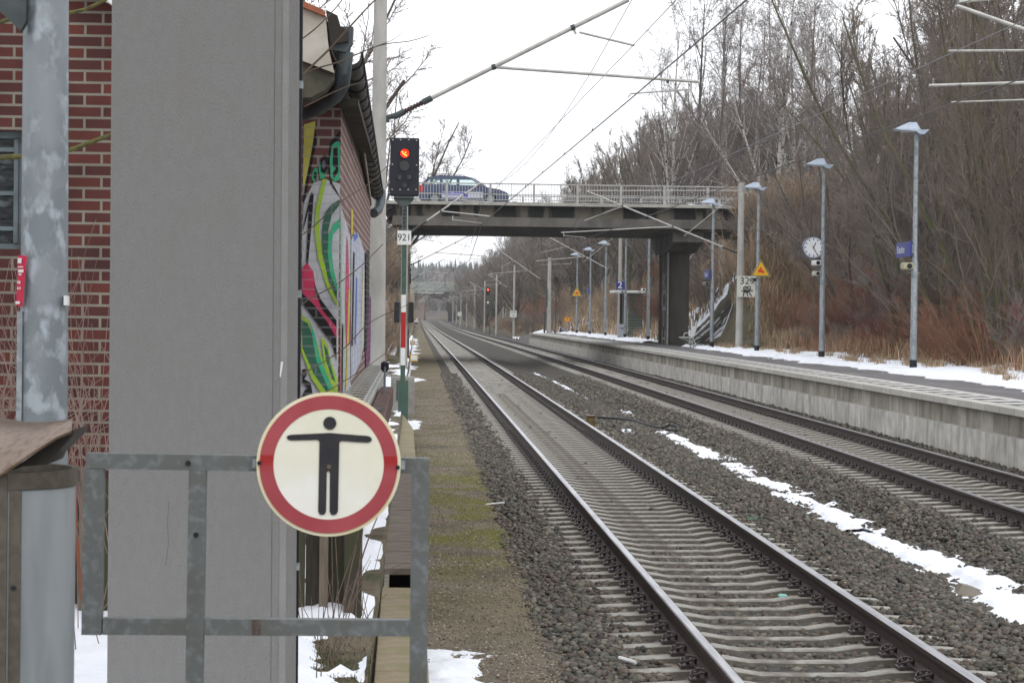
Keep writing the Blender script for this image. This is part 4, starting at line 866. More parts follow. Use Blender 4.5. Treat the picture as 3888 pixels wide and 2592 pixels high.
rc = T.nodes.new("ShaderNodeMapRange"); rc.inputs[1].default_value = -.03; rc.inputs[2].default_value = .03; T.links.new(sx.outputs[2], rc.inputs[0])
rm = T.nodes.new("ShaderNodeValToRGB"); rm.color_ramp.elements[0].position = .05; rm.color_ramp.elements[0].color = (0, 0, 0, 1); rm.color_ramp.elements[1].position = .95; rm.color_ramp.elements[1].color = (0, 0, 0, 1)
for p_, c_ in ((.35, .35), (.6, .9), (.86, 1), (.93, .1)): e = rm.color_ramp.elements.new(p_); e.color = (c_, c_, c_, 1)
T.links.new(rc.outputs[0], rm.inputs[0]); xm = T.nodes.new("ShaderNodeMix"); xm.data_type = 'RGBA'; T.links.new(prev, xm.inputs["A"]); xm.inputs["B"].default_value = (.33, .012, .012, 1)
T.links.new(rm.outputs[0], xm.inputs["Factor"]); T.links.new(xm.outputs["Result"], b.inputs["Base Color"])
part("red_ring", MB().disc((c[0], c[2]), R_ * .955, sy - .004, sy - .001, 96, R_ * .765), red_sign, t)
part("white_field", MB().disc((c[0], c[2]), R_ * .764, sy - .003, sy - .001, 96), cream, t)
s_ = R_ / 164.0; Q = lambda px, py: (c[0] + (px - 755) * s_ + (py - 1066) * s_ * .004, c[2] - (py - 1066) * s_)
figm = mat("figure_black", (.018, .018, .024), (.03, .028, .03), scale=9, rough=.4)
mb = MB(); y0 = sy - .0065; y1 = sy - .0035
body = [(670, 999), (757, 994), (843, 1000), (850, 1003), (853, 1008), (850, 1013), (843, 1015.5), (784, 1012), (779, 1015), (777, 1172), (773, 1179), (767, 1181), (761, 1179), (758, 1172), (758, 1084), (755, 1080), (751, 1084), (750, 1172), (747, 1179), (741, 1181), (735, 1179), (732, 1172), (734, 1014), (730, 1010), (670, 1012), (662, 1010), (659, 1005), (662, 1001)]
mb.prism([Q(*p) for p in body][::-1], y0, y1)
h = Q(757, 972); mb.disc(h, 14.8 * s_, y0, y1, 32)
part("figure", mb, figm, t)
mb = MB(); mb.disc(Q(756, 1071), .006, sy - .010, sy - .0067, 16)
part("centre_rivet", mb, mat("dull_brass", (.12, .10, .06), rough=.5), t)
mb = MB(); mb.disc(Q(912, 1071), .006, sy - .010, sy - .0045, 16).disc(Q(598, 1064), .006, sy - .010, sy - .0045, 16)
part("bolt", mb, black, t)
part("clamp_strap", MB().box(c[0] - .21, c[0] + .21, sy + .007, sy + .012, c[2] - .012, c[2] + .012).box(c[0] - .2, c[0] - .17, sy + .0122, GY - .022, c[2] - .012, c[2] + .012).box(c[0] + .17, c[0] + .2, sy + .0122, GY - .022, c[2] - .012, c[2] + .012), galv, t)

# litter bin at the left edge
BYY = 5.5; bcx = dd(70, 1080, BYY + .19)[0] - .09
brass = mat("weathered_bronze_sheet", (.17, .118, .08), (.20, .14, .10), scale=70, rough=.33, metal=.9, c3=(.115, .07, .038), s3=45, ramp3=(.5, .62), bump=.12, bscale=8)
frameM = mat("bin_frame_bronze", (.14, .125, .10), (.11, .098, .078), scale=40, rough=.4, metal=.7)
binM = mat("bin_grey_sheet", (.255, .28, .295), (.31, .335, .35), scale=5, rough=.45, metal=.3, stretch=(2, 2, .4), c3=(.15, .17, .18), s3=3, ramp3=(.55, .75))
t = thing("litter_bin", (bcx, BYY + .2, .76), "grey metal litter bin with a bronze coloured hood and frame", "litter bin")
zt = dd(100, 1092, BYY + .1)[2]; r = .195; cy = BYY + .2
def arcs(r, a0, a1, n=24): return [(bcx + r * math.cos(math.radians(a0 + (a1 - a0) * i / n)), cy + r * math.sin(math.radians(a0 + (a1 - a0) * i / n))) for i in range(n + 1)]
def shell(r0, r1, a0, a1, z0, z1, n=24):
    o = arcs(r1, a0, a1, n); i_ = arcs(r0, a0, a1, n); return MB().prismz(o + i_[::-1], z0, z1)
part("body", shell(r - .012, r, -125, 90, .78, zt - .03), binM, t, smooth=True)
part("liner", shell(r - .03, r - .018, -180, 180, .8, zt - .02), black, t, smooth=True)
part("top_band", shell(r - .01, r + .006, -128, 90, zt - .028, zt + .012), frameM, t, smooth=True)
xl = dd(32, 1100, BYY)[0]; xl0 = dd(8, 1100, BYY)[0]
part("frame_strip", MB().box(xl - .0135, xl + .0135, BYY + .018, BYY + .036, .78, zt - .029), frameM, t)
part("frame_strip", MB().box(xl0 - .012, xl0 + .008, BYY + .005, BYY + .05, .78, zt + .01), frameM, t)
part("seam", MB().box(xl0 + .009, xl - .0138, BYY + .03, BYY + .045, .78, zt), black, t)
p = dd(28, 1352, BYY); part("rivet", MB().disc((p[0], p[2]), .006, BYY + .014, BYY + .0175, 12), black, t)
# hood: sheet that rises to the left and curls over to the right
L = lambda px, py, dy=0: dd(px, py, BYY + dy)
A = [L(-60, 1120, -.05), L(15, 1078, -.04), L(80, 1034, -.03), L(130, 1003, 0), L(165, 988, .03)]
Bk = [L(-60, 950, .42), L(15, 961, .40), L(80, 972, .36), L(130, 982, .28), L(167, 987, .18)]
def lift(p, d): return (p[0], p[1], p[2] + d)
v = []; nseg = 6
rows = []
for a, b_ in zip(A, Bk):
    for k in range(nseg + 1):
        q = k / nseg; z = a[2] + (b_[2] - a[2]) * q + .045 * math.sin(math.pi * q) * .6; v.append((a[0] + (b_[0] - a[0]) * q, a[1] + (b_[1] - a[1]) * q, z))
n1 = len(v); v2 = [(p[0], p[1], p[2] - .006) for p in v]; w_ = nseg + 1; f = []
for i in range(len(A) - 1):
    for k in range(nseg): a = i * w_ + k; f.append((a, a + w_, a + w_ + 1, a + 1)); f.append((n1 + a, n1 + a + 1, n1 + a + w_ + 1, n1 + a + w_))
for i in range(len(A) - 1):
    a = i * w_; f.append((a, n1 + a, n1 + a + w_, a + w_)); a = i * w_ + nseg; f.append((a, a + w_, n1 + a + w_, n1 + a))
for k in range(nseg): a = (len(A) - 1) * w_ + k; f.append((a, n1 + a, n1 + a + 1, a + 1))
hood = part("hood", MB().add(v + v2, f), brass, t, smooth=True)
# lip curling down at the right hand end of the hood
tip = L(166, 990, .05)
mb = MB(); fr = [L(166, 988, .03), L(158, 1004, .0), L(138, 1026, -.0), L(112, 1052, .02), L(110, 1066, .06), L(60, 1068, .10), L(30, 1078, .10), L(85, 1035, .02), L(130, 1006, .02)]
mb.add([(p[0], BYY + .06, p[2]) for p in fr] + [(p[0], BYY + .30, p[2]) for p in fr], [tuple(range(len(fr)))] + [tuple(range(2 * len(fr) - 1, len(fr) - 1, -1))] + [(i, i + len(fr), (i + 1) % len(fr) + len(fr), (i + 1) % len(fr)) for i in range(len(fr))])
part("hood_flap", mb, mat("dark_bronze_inside", (.035, .03, .025), rough=.5, metal=.3), t)
part("base", MB().box(bcx - .15, bcx + .15, cy - .15, cy + .15, .755, .779), galv, t)
# the near platform surface we stand on (below the picture)
pm = mat("near_platform_paving", (.2, .19, .18), (.15, .14, .135), scale=5, bump=.3)
single("near_platform", MB().box(-6, .75, -6, 6.75, -.2, .758), pm, "paved end of the platform the gate stands on", "platform", org=(-2, 0, .76))

# mottled lamp column
PY = 9.0; a = dd(106, 0, PY); b_ = dd(101, 1100, PY); r = .084
t = thing("galvanised_column", (a[0], PY, -.1), "thick mottled galvanised steel column left of the grey pillar", "column")
part("shaft", MB().tube([(b_[0] - .003, PY, -.15), (b_[0], PY, .8), (a[0] - .001, PY, 3.6), (a[0], PY, 5.2)], [.096, .0935, .0835, .08], 40), galv_pole, t, smooth=True)
h0 = dd(49, 715, PY - .04); h1 = dd(44, 960, PY - .04)
part("service_door", MB().box(h0[0] - .012, h0[0] + .008, PY - .062, PY - .03, -.1, h0[2]), galv, t)
s0 = dd(60, 587, PY - .08); tilt = .02
m1 = mat("sticker_red", (.50, .012, .055), rough=.4)
w0 = dd(50, 587, PY)[0]; z1 = dd(60, 587, PY)[2]; z0 = dd(60, 704, PY)[2]
part("sticker", MB().add([(w0 - .002, PY - .066, z1), (w0 + .034, PY - .0905, z1 - .003), (w0 + .019, PY - .086, z0), (w0 - .01, PY - .056, z0 + .003)], [(0, 3, 2, 1)]), m1, t)
mb = MB()
for zf, a0, a1, h in ((.06, .05, .6, .10), (.22, .1, .85, .02), (.28, .2, .95, .06), (.36, .3, .7, .03), (.5, .2, .35, .05), (.5, .45, .6, .06), (.62, .2, .3, .05), (.62, .4, .5, .05), (.62, .6, .7, .05), (.90, .1, .7, .05)):
    za = z1 + (z0 - z1) * zf; zb = za - h * .19 / 1.0; q = lambda u, z: (w0 - .004 + (.030) * u - (z1 - z) * .05, PY - .068 - .023 * u, z)
    mb.add([q(a0, za), q(a1, za), q(a1, zb), q(a0, zb)], [(0, 3, 2, 1)])
part("sticker_print", mb, white_paint, t)
p0 = dd(152, 690, PY - .06); part("small_label", MB().box(p0[0] - .008, p0[0] + .006, PY - .07, PY - .02, p0[2] - .018, p0[2] + .018), white_paint, t)
p0 = dd(0, 0, PY - .1); p1 = dd(57, 52, PY - .1); zz0 = dd(30, 50, PY - .1)[2]
part("bracket_plate", MB().prism([(p0[0] - .1, p0[2] + .35), (p0[0] - .1, p0[2] + .05), (p1[0] - .015, zz0 - .035), (p1[0] + .005, zz0 + .0), (p1[0] + .005, p0[2] + .35)], PY - .11, PY - .06), grey_steel, t)

# grey rendered pillar with black pipe
CY_ = 11.0
gr = mat("grey_render", (.208, .206, .200), (.197, .195, .189), scale=30, detail=8, rough=.9, bump=.4, bscale=150, c3=(.195, .188, .178), s3=5, stretch=(1.2, 1, .5), ramp3=(.5, .85))
t = thing("grey_pillar", (-1.5, CY_, -.2), "massive plain grey pillar with a black pipe down its right edge", "pillar")
xl0, xl1 = dd(246, 1568, CY_)[0], dd(257, 0, CY_)[0]; xr = dd(655, 1568, CY_)[0]; xr1 = dd(664, 0, CY_)[0]
zb, zt_ = -.2, 5.0; zq = dd(300, 1568, CY_)[2]; zp = dd(300, 0, CY_)[2]
ext = lambda x0, z0, x1, z1, z: x0 + (x1 - x0) * (z - z0) / (z1 - z0)
L0, L1 = ext(xl0, zq, xl1, zp, zb), ext(xl0, zq, xl1, zp, zt_); R0_, R1_ = ext(xr, zq, xr1, zp, zb), ext(xr, zq, xr1, zp, zt_)
ch = .035
v = [(L0, CY_, zb), (R0_, CY_, zb), (R0_ + ch, CY_ + ch * 1.5, zb), (R0_ + ch, CY_ + .50, zb), (L0, CY_ + .50, zb), (L1, CY_, zt_), (R1_, CY_, zt_), (R1_ + ch, CY_ + ch * 1.5, zt_), (R1_ + ch, CY_ + .50, zt_), (L1, CY_ + .50, zt_)]
part("shaft", MB().add(v, [(4, 3, 2, 1, 0), (5, 6, 7, 8, 9)] + [(i, (i + 1) % 5, (i + 1) % 5 + 5, i + 5) for i in range(5)]), gr, t)
xp0, xp1 = dd(677, 1568, CY_ + .3)[0], dd(689, 0, CY_ + .3)[0]; X_ = lambda z: ext(xp0, zq, xp1, zp, z) + .0
part("pipe", MB().tube([(X_(zb), CY_ + .3, zb), (X_(zt_), CY_ + .3, zt_)], .0155, 12), blackpipe, t, smooth=True)
e0, e1 = dd(640, 1568, CY_)[0], dd(650, 0, CY_)[0]; E_ = lambda z: ext(e0, zq, e1, zp, z); tr_ = mat("render_edge_pale", (.245, .243, .235), (.225, .223, .215), scale=6, rough=.85, bump=.3, bscale=120)
part("edge_strip", MB().add([(E_(zb), CY_ - .004, zb), (R0_ + .001, CY_ - .004, zb), (R1_ + .001, CY_ - .004, zt_), (E_(zt_), CY_ - .004, zt_), (E_(zb), CY_ - .0005, zb), (R0_ + .001, CY_ - .0005, zb), (R1_ + .001, CY_ - .0005, zt_), (E_(zt_), CY_ - .0005, zt_)], [(0, 1, 2, 3), (7, 6, 5, 4), (0, 4, 5, 1), (1, 5, 6, 2), (2, 6, 7, 3), (3, 7, 4, 0)]), tr_, t)
h_ = mat("hairline_dark", (.12, .115, .11), rough=.9); k0, k1 = dd(622, 1568, CY_)[0], dd(632, 0, CY_)[0]; K_ = lambda z: ext(k0, zq, k1, zp, z)
part("hairline_seam", MB().tube([(K_(zb), CY_ - .0002, zb), (K_(zt_), CY_ - .0002, zt_)], .0016, 4), h_, t)
p = dd(388, 1150, CY_); part("hairline_crack", MB().tube([(p[0], CY_, p[2]), (p[0] - .006, CY_, p[2] - .10), (p[0] + .0, CY_, p[2] - .19), (p[0] - .012, CY_, p[2] - .3)], .0013, 4), h_, t)
p = dd(646, 848, CY_); part("white_scrape", MB().tube([(p[0] - .004, CY_ - .004, p[2] - .035), (p[0] + .004, CY_ - .004, p[2] + .035)], [.003, .007], 5), white_paint, t)
for py in (195, 675, 1300):
    z = dd(680, py, CY_ + .3)[2]; part("pipe_clip", MB().tube([(X_(z - .018), CY_ + .3, z - .018), (X_(z + .018), CY_ + .3, z + .018)], .019, 12).box(X_(z) - .06, X_(z) - .01, CY_ + .29, CY_ + .31, z - .01, z + .01), galv, t)

# brick house behind
HY = 17.0
brickA = brick_mat("red_brick", (.105, .030, .023), (.055, .023, .022), (.20, .185, .15), 'xz', bw=.25, rh=.0833, ms=.0095, bias=-.1, bump=.5)
t = thing("brick_house", (-3, HY, 0), "red brick house wall with pale mortar behind the galvanised column", "house")
wx0, wx1 = -6.5, dd(54, 400, HY)[0]; wz0, wz1 = dd(30, 572, HY)[2], dd(30, 300, HY)[2]; hx1 = -1.42; zb = .15
wl = MB().box(-9, wx0, HY, HY + .3, zb, 7).box(wx0, wx1, HY, HY + .3, zb, wz0).box(wx0, wx1, HY, HY + .3, wz1, 7).box(wx1, hx1, HY, HY + .3, zb, 7).box(-9, hx1, HY + .301, HY + .6, zb, 7)
wl = MB()
wl.add([(-9, HY, zb), (hx1, HY, zb), (hx1, HY, 4.6), (-3.4, HY, 7), (-9, HY, 7), (wx0, HY, wz0), (wx1, HY, wz0), (wx1, HY, wz1), (wx0, HY, wz1)], [(0, 6, 5), (0, 1, 6), (1, 2, 7, 6), (2, 3, 7), (3, 4, 8, 7), (4, 0, 5, 8)])
wl.box(hx1 - .3, hx1 - .002, HY + .001, HY + 3, zb, 4.5)
part("wall", wl, brickA, t)
fm = mat("window_frame_bluegrey", (.13, .165, .175), (.10, .125, .13), scale=9, rough=.6)
win = part("window", MB().box(wx0, wx1, HY + .10, HY + .14, wz0, wz0 + .04).box(wx0, wx1, HY + .10, HY + .14, wz1 - .05, wz1).box(wx1 - .05, wx1, HY + .10, HY + .14, wz0 + .041, wz1 - .051), fm, t)
gl = mat("dark_window_glass", (.012, .015, .017), rough=.2, spec=.25, bump=.5, bscale=9, c2=(.09, .10, .10), scale=5, detail=8, stretch=(1, 1, 2.2), ramp=(.52, .66))  # grey noise patches: branch reflections painted into the dark glass colour
part("pane", MB().box(wx0, wx1 - .051, HY + .13, HY + .14, wz0 + .042, wz1 - .052), gl, win)
mb = MB(); z = wz0
for q in (0.15, .52, .82): 
    z = wz0 + (wz1 - wz0) * (1 - q) ; mb.box(wx0, wx1 - .052, HY + .105, HY + .129, z - .018, z + .012)
xg = dd(32, 400, HY)[0]; mb.box(xg - .016, xg + .016, HY + .09, HY + .104, wz0 + .045, wz1 - .055); part("glazing_bar", mb, fm, win)
v0 = dd(190, -30, HY - .2); v1 = dd(258, 12, HY - .2); k = (v1[2] - v0[2]) / (v1[0] - v0[0])
q = lambda x, d: (x, v0[2] + k * (x - v0[0]) + d)
part("verge_board", MB().prism([q(-5, 0), q(-1.3, 0), q(-1.3, .22), q(-5, .22)], HY - .22, HY - .01), white_paint, t)
part("roof", MB().prism([q(-5.2, .221), q(-1.1, .221), q(-1.1, .30), q(-5.2, .30)], HY - .3, HY + 6), mat("roof_tile_orange", (.40, .14, .07), (.3, .11, .06), scale=8, rough=.8), t)
# plank fence along the foot of the houses
wood = mat("weathered_wood", (.05, .042, .032), (.032, .028, .022), scale=4, rough=.95, stretch=(6, 6, .6), c3=(.05, .052, .025), s3=2, bump=.4)
woodl = mat("pale_weathered_wood", (.15, .125, .095), (.11, .09, .068), scale=4, rough=.95, stretch=(6, 6, .6), bump=.4)
t = thing("plank_fence", (-1.5, 16.4, .1), "dark weathered plank fence between pillar and snow", "fence")
mb = MB(); x = -3.9; FY = 16.4
rr = random.Random(4)
while x < -.42: wq = rr.uniform(.10, .15); h = 1.06 + rr.uniform(-.04, .04); y_ = FY + rr.uniform(0, .02); mb.box(x, x + wq - .004, y_, y_ + .02, .12, h); x += wq
part("planks", mb, wood, t)
for px in (193, 745): p = dd(px, 1200, FY - .05); part("post", MB().box(p[0] - .03, p[0] + .03, FY - .08, FY - .01, .05, 1.14), woodl, t)
p = dd(815, 1200, FY - .1); part("end_post", MB().box(p[0] - .07, p[0] + .05, FY - .12, FY + .1, .02, 1.16), wood, t)

# graffiti building
SX = -.68; SY0, SY1 = 20.9, 34.6; EZ = 4.0
brickB = brick_mat("brown_brick_wall_front", (.17, .072, .066), (.125, .058, .054), (.33, .29, .26), 'xz', bw=.25, rh=.0833, ms=.011, bump=.5)
brickC = brick_mat("brown_brick_wall_side", (.20, .098, .088), (.15, .075, .07), (.36, .32, .28), 'yz', bw=.25, rh=.0833, ms=.011, bump=.5)
t = thing("graffiti_building", (-2.5, 21, 0), "low brick outbuilding painted with colourful graffiti", "building")
part("front_wall", MB().box(-6, SX - .001, SY0, SY0 + .25, -.1, EZ + .35), brickB, t)
part("side_wall", MB().box(SX - .25, SX, SY0 + .002, SY1, -.1, EZ), brickC, t)
rt = mat("dark_roof_tiles", (.07, .055, .045), (.05, .042, .038), scale=6, rough=.9)
zr0 = 4.35
part("roof", MB().add([(-.62, 18.7, zr0), (-.62, SY1 + .4, zr0 - .16), (-5.5, SY1 + .4, zr0 + 2.0), (-5.5, 18.7, zr0 + 2.2), (-.62, 18.7, zr0 + .1), (-.62, SY1 + .4, zr0 - .06), (-5.5, SY1 + .4, zr0 + 2.1), (-5.5, 18.7, zr0 + 2.3)], [(0, 1, 2, 3), (7, 6, 5, 4), (0, 4, 5, 1), (3, 2, 6, 7), (0, 3, 7, 4), (1, 5, 6, 2)]), rt, t)
VY = 18.5; q = lambda px, py, Y=VY: (dd(px, py, Y)[0], dd(px, py, Y)[2])
oldw = mat("dirty_white_board", (.52, .50, .44), (.40, .38, .32), scale=4, rough=.8, c3=(.14, .15, .10), s3=3, ramp3=(.55, .8))
part("verge_board", MB().prism([q(660, 5), q(748, 40), q(755, 115), q(768, 168), q(700, 142), q(660, 130)], VY, VY + .12), oldw, t)
part("verge_tile", MB().prism([q(660, -14), q(700, 6), q(743, 24), q(749, 40), q(700, 20), q(660, 2)], VY - .05, VY + .4), mat("roof_tile_orange", (.4, .14, .07)), t)
part("soffit_box", MB().prism([q(660, 132), q(700, 144), q(755, 163), q(768, 180), q(745, 205), q(715, 222), q(660, 225)], VY + .05, VY + .5), mat("dirty_soffit", (.13, .12, .09), (.06, .058, .04), scale=4), t)
part("dark_fascia", MB().prism([q(748, 22), q(775, 35), q(782, 60), q(800, 72), q(800, 95), q(760, 100)], VY + .02, VY + .3), mat("dark_fascia_board", (.035, .03, .024)), t)
gut = mat("zinc_gutter_weathered", (.085, .085, .08), (.06, .058, .05), scale=5, rough=.6, metal=.2, stretch=(1, .5, 1))
zinc = mat("zinc_downpipe", (.10, .125, .135), (.07, .085, .09), scale=4, rough=.5, metal=.3)
ga = dd(805, 130, 18.9); gb = dd(866, 450, 35.2); nG = 22
mb = MB(); v = []; kk = 10
for i in range(nG + 1):
    u = i / nG; c_ = [ga[j] + (gb[j] - ga[j]) * u for j in range(3)]
    for j in range(kk + 1): a_ = math.pi + math.pi * j / kk; v.append((c_[0] + .085 * math.cos(a_), c_[1], c_[2] + .02 + .085 * math.sin(a_)))
mb.add(v, [(i * (kk + 1) + j, i * (kk + 1) + j + 1, (i + 1) * (kk + 1) + j + 1, (i + 1) * (kk + 1) + j) for i in range(nG) for j in range(kk)])
g_ = part("gutter", mb, gut, t, smooth=True)
for i in range(20):
    bp = MB()
    u = (i + .4) / 20; c_ = [ga[j] + (gb[j] - ga[j]) * u for j in range(3)]
    bp.tube([(c_[0] + .091 * math.cos(a_), c_[1], c_[2] + .02 + .091 * math.sin(a_)) for a_ in [math.pi + math.pi * j / 8 for j in range(9)]], .008, 4)
    part("gutter_bracket", bp, black, g_)
part("drip_edge", MB().tube([(ga[0] + .09, ga[1], ga[2] + .03), (gb[0] + .09, gb[1], gb[2] + .03)], .012, 6), black, g_)
part("eave_board", MB().add([(ga[0] - .10, SY0 - 1.2, ga[2] + .0), (ga[0] - .06, SY0 - 1.2, ga[2] - .12), (gb[0] - .06, SY1 + .1, gb[2] - .12), (gb[0] - .10, SY1 + .1, gb[2] + .0)], [(0, 1, 2, 3)]).tube([(ga[0] - .07, SY0, ga[2] - .16), (ga[0] - .05, 26, ga[2] * .4 + gb[2] * .6 - .02), (gb[0] - .07, SY1, gb[2] - .16)], .012, 5), oldw, t)
part("soffit", MB().box(SX + .0, SX + .16, SY0 - .4, SY1, EZ - .0, EZ + .06), mat("soffit_dark_wood", (.05, .045, .03), (.03, .028, .02), scale=3), t)
hp = dd(790, 88, 18.7); part("outlet_box", MB().prism([(hp[0] - .13, hp[2] + .08), (hp[0] + .075, hp[2] + .08), (hp[0] + .07, hp[2] - .04), (hp[0] + .02, hp[2] - .12), (hp[0] - .10, hp[2] - .10)], 18.6, 18.8), zinc, t)
d1 = [dd(793, 120, 18.7), dd(789, 165, 18.7), dd(786, 195, 18.8), dd(770, 222, 19.0), dd(735, 248, 19.4), dd(700, 262, 19.9), dd(660, 272, 20.4)]
part("downpipe", MB().tube(d1, [.066, .062, .058, .056, .054, .054, .054], 14), zinc, t, smooth=True)
d2 = [dd(873, 440, 35.1), dd(873, 465, 35.0), dd(868, 482, 34.8), dd(858, 490, 34.6)]
part("downpipe", MB().tube(d2, [.08, .075, .07, .07], 12), zinc, t, smooth=True)
# graffiti on both walls: polygons laid on the wall planes in layers
def gpaint(nm, c, ax): return brick_mat("paint_" + nm + "_" + ax, c, tuple(k * .93 for k in c), tuple(k * .68 + .09 for k in c), ax, bw=.25, rh=.0833, ms=.009, bump=.4)
def zz5(a, b): return (1050 + a * .7013, 400 + b * .7013)
fr = [("white", (.52, .53, .56), [(140, 640), (150, 520), (200, 420), (262, 400), (345, 425), (345, 1570), (130, 1570)]),
      ("yellow", (.62, .55, .12), [(148, 105), (210, 85), (205, 190), (150, 440), (143, 440)]),
      ("black", (.02, .018, .02), [(208, 120), (218, 180), (170, 440), (146, 545), (144, 500), (196, 210)]),
      ("green", (.05, .42, .22), [(290, 215), (325, 196), (345, 200), (345, 400), (318, 415), (295, 395), (285, 300)]),
      ("black", (.02, .018, .02), [(290, 200), (345, 138), (345, 175), (300, 215), (288, 300), (292, 400), (340, 488), (343, 500), (290, 425), (280, 300)]),
      ("black", (.02, .018, .02), [(306, 235), (330, 225), (335, 360), (312, 395), (302, 370), (322, 340), (305, 330)]),
      ("green", (.05, .42, .22), [(232, 310), (250, 278), (268, 280), (280, 330), (262, 392), (236, 400), (228, 350)]),
      ("black", (.02, .018, .02), [(236, 300), (258, 266), (278, 280), (283, 330), (262, 372), (240, 360)]),
      ("violet", (.14, .13, .16), [(246, 310), (258, 295), (268, 320), (258, 345), (248, 340)]),
      ("green", (.05, .42, .22), [(192, 370), (208, 338), (224, 345), (222, 380), (205, 420), (192, 400)]),
      ("black", (.02, .018, .02), [(202, 365), (214, 358), (220, 380), (208, 405), (200, 390)]),
      ("lime", (.34, .52, .05), [(250, 400), (272, 398), (236, 560), (232, 680), (250, 820), (290, 960), (328, 1060), (328, 1090), (270, 980), (225, 830), (205, 690), (210, 560)]),
      ("darkgreen", (.045, .13, .09), [(345, 510), (345, 540), (300, 590), (280, 680), (278, 800), (300, 900), (328, 990), (326, 1050), (280, 950), (250, 800), (246, 680), (262, 580), (300, 535)]),
      ("green", (.05, .42, .22), [(345, 615), (345, 660), (305, 700), (298, 780), (308, 880), (330, 980), (328, 1010), (290, 910), (276, 790), (282, 700), (310, 640)]),
      ("black", (.02, .018, .02), [(188, 470), (202, 480), (190, 650), (170, 870), (160, 840), (175, 560), (145, 680), (144, 650)]),
      ("pink", (.55, .05, .12), [(138, 880), (165, 850), (200, 900), (215, 1010), (260, 1080), (325, 1180), (325, 1270), (250, 1160), (138, 1010)]),
      ("black", (.02, .018, .02), [(138, 1015), (200, 1075), (280, 1180), (325, 1260), (325, 1390), (300, 1290), (220, 1180), (136, 1065)]),
      ("black", (.02, .018, .02), [(203, 960), (240, 1050), (325, 1165), (325, 1200), (250, 1110), (212, 1020)]),
      ("lime", (.34, .52, .05), [(134, 1130), (180, 1170), (215, 1270), (260, 1400), (300, 1520), (328, 1570), (250, 1570), (190, 1480), (134, 1330)]),
      ("darkgreen", (.045, .13, .09), [(134, 1160), (170, 1180), (215, 1300), (290, 1540), (270, 1550), (200, 1450), (140, 1310)]),
      ("green", (.05, .42, .22), [(180, 1175), (205, 1230), (235, 1360), (300, 1530), (280, 1535), (215, 1380), (195, 1260)]),
      ("lime", (.34, .52, .05), [(240, 1245), (275, 1290), (300, 1400), (328, 1480), (328, 1560), (290, 1500), (255, 1380)]),
      ("darkgreen", (.045, .13, .09), [(256, 1290), (275, 1320), (300, 1430), (320, 1500), (300, 1480), (268, 1380)]),
      ("black", (.02, .018, .02), [(138, 1430), (160, 1425), (165, 1460), (150, 1480), (185, 1500), (195, 1560), (165, 1570), (140, 1570), (150, 1545), (170, 1530), (140, 1500)])]
mats_ = []; idx = {}; mb = MB()
for i, (nm, c, pts) in enumerate(fr):
    if nm not in idx: idx[nm] = len(mats_); mats_.append(gpaint(nm, c, 'xz'))
    mb.cur = idx[nm]; Y = SY0 - .002 - .0012 * i; v = []
    for a_, b__ in pts: s0 = zz5(a_, b__); p = at(s0[0], s0[1], Y); v.append((min(p[0], SX - .002), Y, p[2]))
    mb.add(v, [tuple(range(len(v)))])
part("graffiti", mb, mats_, t)
sd = [("white", (.50, .51, .54), [(346, 540), (380, 640), (404, 740), (402, 1568), (346, 1568)]), ("palegreen", (.32, .46, .36), [(346, 600), (356, 640), (358, 1400), (346, 1568)]), ("pink", (.55, .05, .12), [(380, 700), (388, 760), (400, 1180), (398, 1290), (376, 1310), (372, 1080)]),
      ("yellow", (.62, .48, .05), [(405, 555), (415, 570), (414, 700), (404, 700)]), ("yellow", (.62, .48, .05), [(390, 1000), (400, 990), (384, 1500), (372, 1560), (375, 1500)]),
      ("pale", (.47, .49, .57), [(404, 730), (420, 690), (440, 690), (476, 790), (474, 1290), (450, 1400), (402, 1500)]), ("blue", (.10, .17, .5), [(415, 700), (438, 690), (440, 715), (420, 740)]), ("blue", (.10, .17, .5), [(430, 930), (438, 935), (430, 1290), (422, 1290)]), ("cream", (.55, .55, .42), [(466, 870), (476, 900), (468, 1280), (456, 1400), (460, 1200)]),
      ("purple", (.16, .04, .13), [(486, 1000), (512, 1040), (508, 1380), (484, 1440), (480, 1200)]), ("black", (.02, .018, .02), [(484, 800), (502, 780), (500, 1080), (488, 1330), (480, 1330), (484, 1100)]), ("black", (.02, .018, .02), [(418, 790), (424, 800), (414, 1300), (408, 1300)]),
      ("palegreen", (.32, .46, .36), [(362, 1180), (370, 1180), (366, 1568), (358, 1568)]), ("pink", (.55, .05, .12), [(348, 1180), (352, 1180), (352, 1568), (347, 1568)])]
mats_ = []; idx = {}; mb = MB()
for i, (nm, c, pts) in enumerate(sd):
    if nm not in idx: idx[nm] = len(mats_); mats_.append(gpaint(nm, c, 'yz'))
    mb.cur = idx[nm]; X = SX + .002 + .0012 * i; v = []
    for a_, b__ in pts: s0 = zz5(a_, b__); p = atx(s0[0], s0[1], X); v.append((X, max(p[1], SY0 + .003), max(p[2], -.1)))
    mb.add(v, [tuple(range(len(v)))])
part("graffiti", mb, mats_, t)

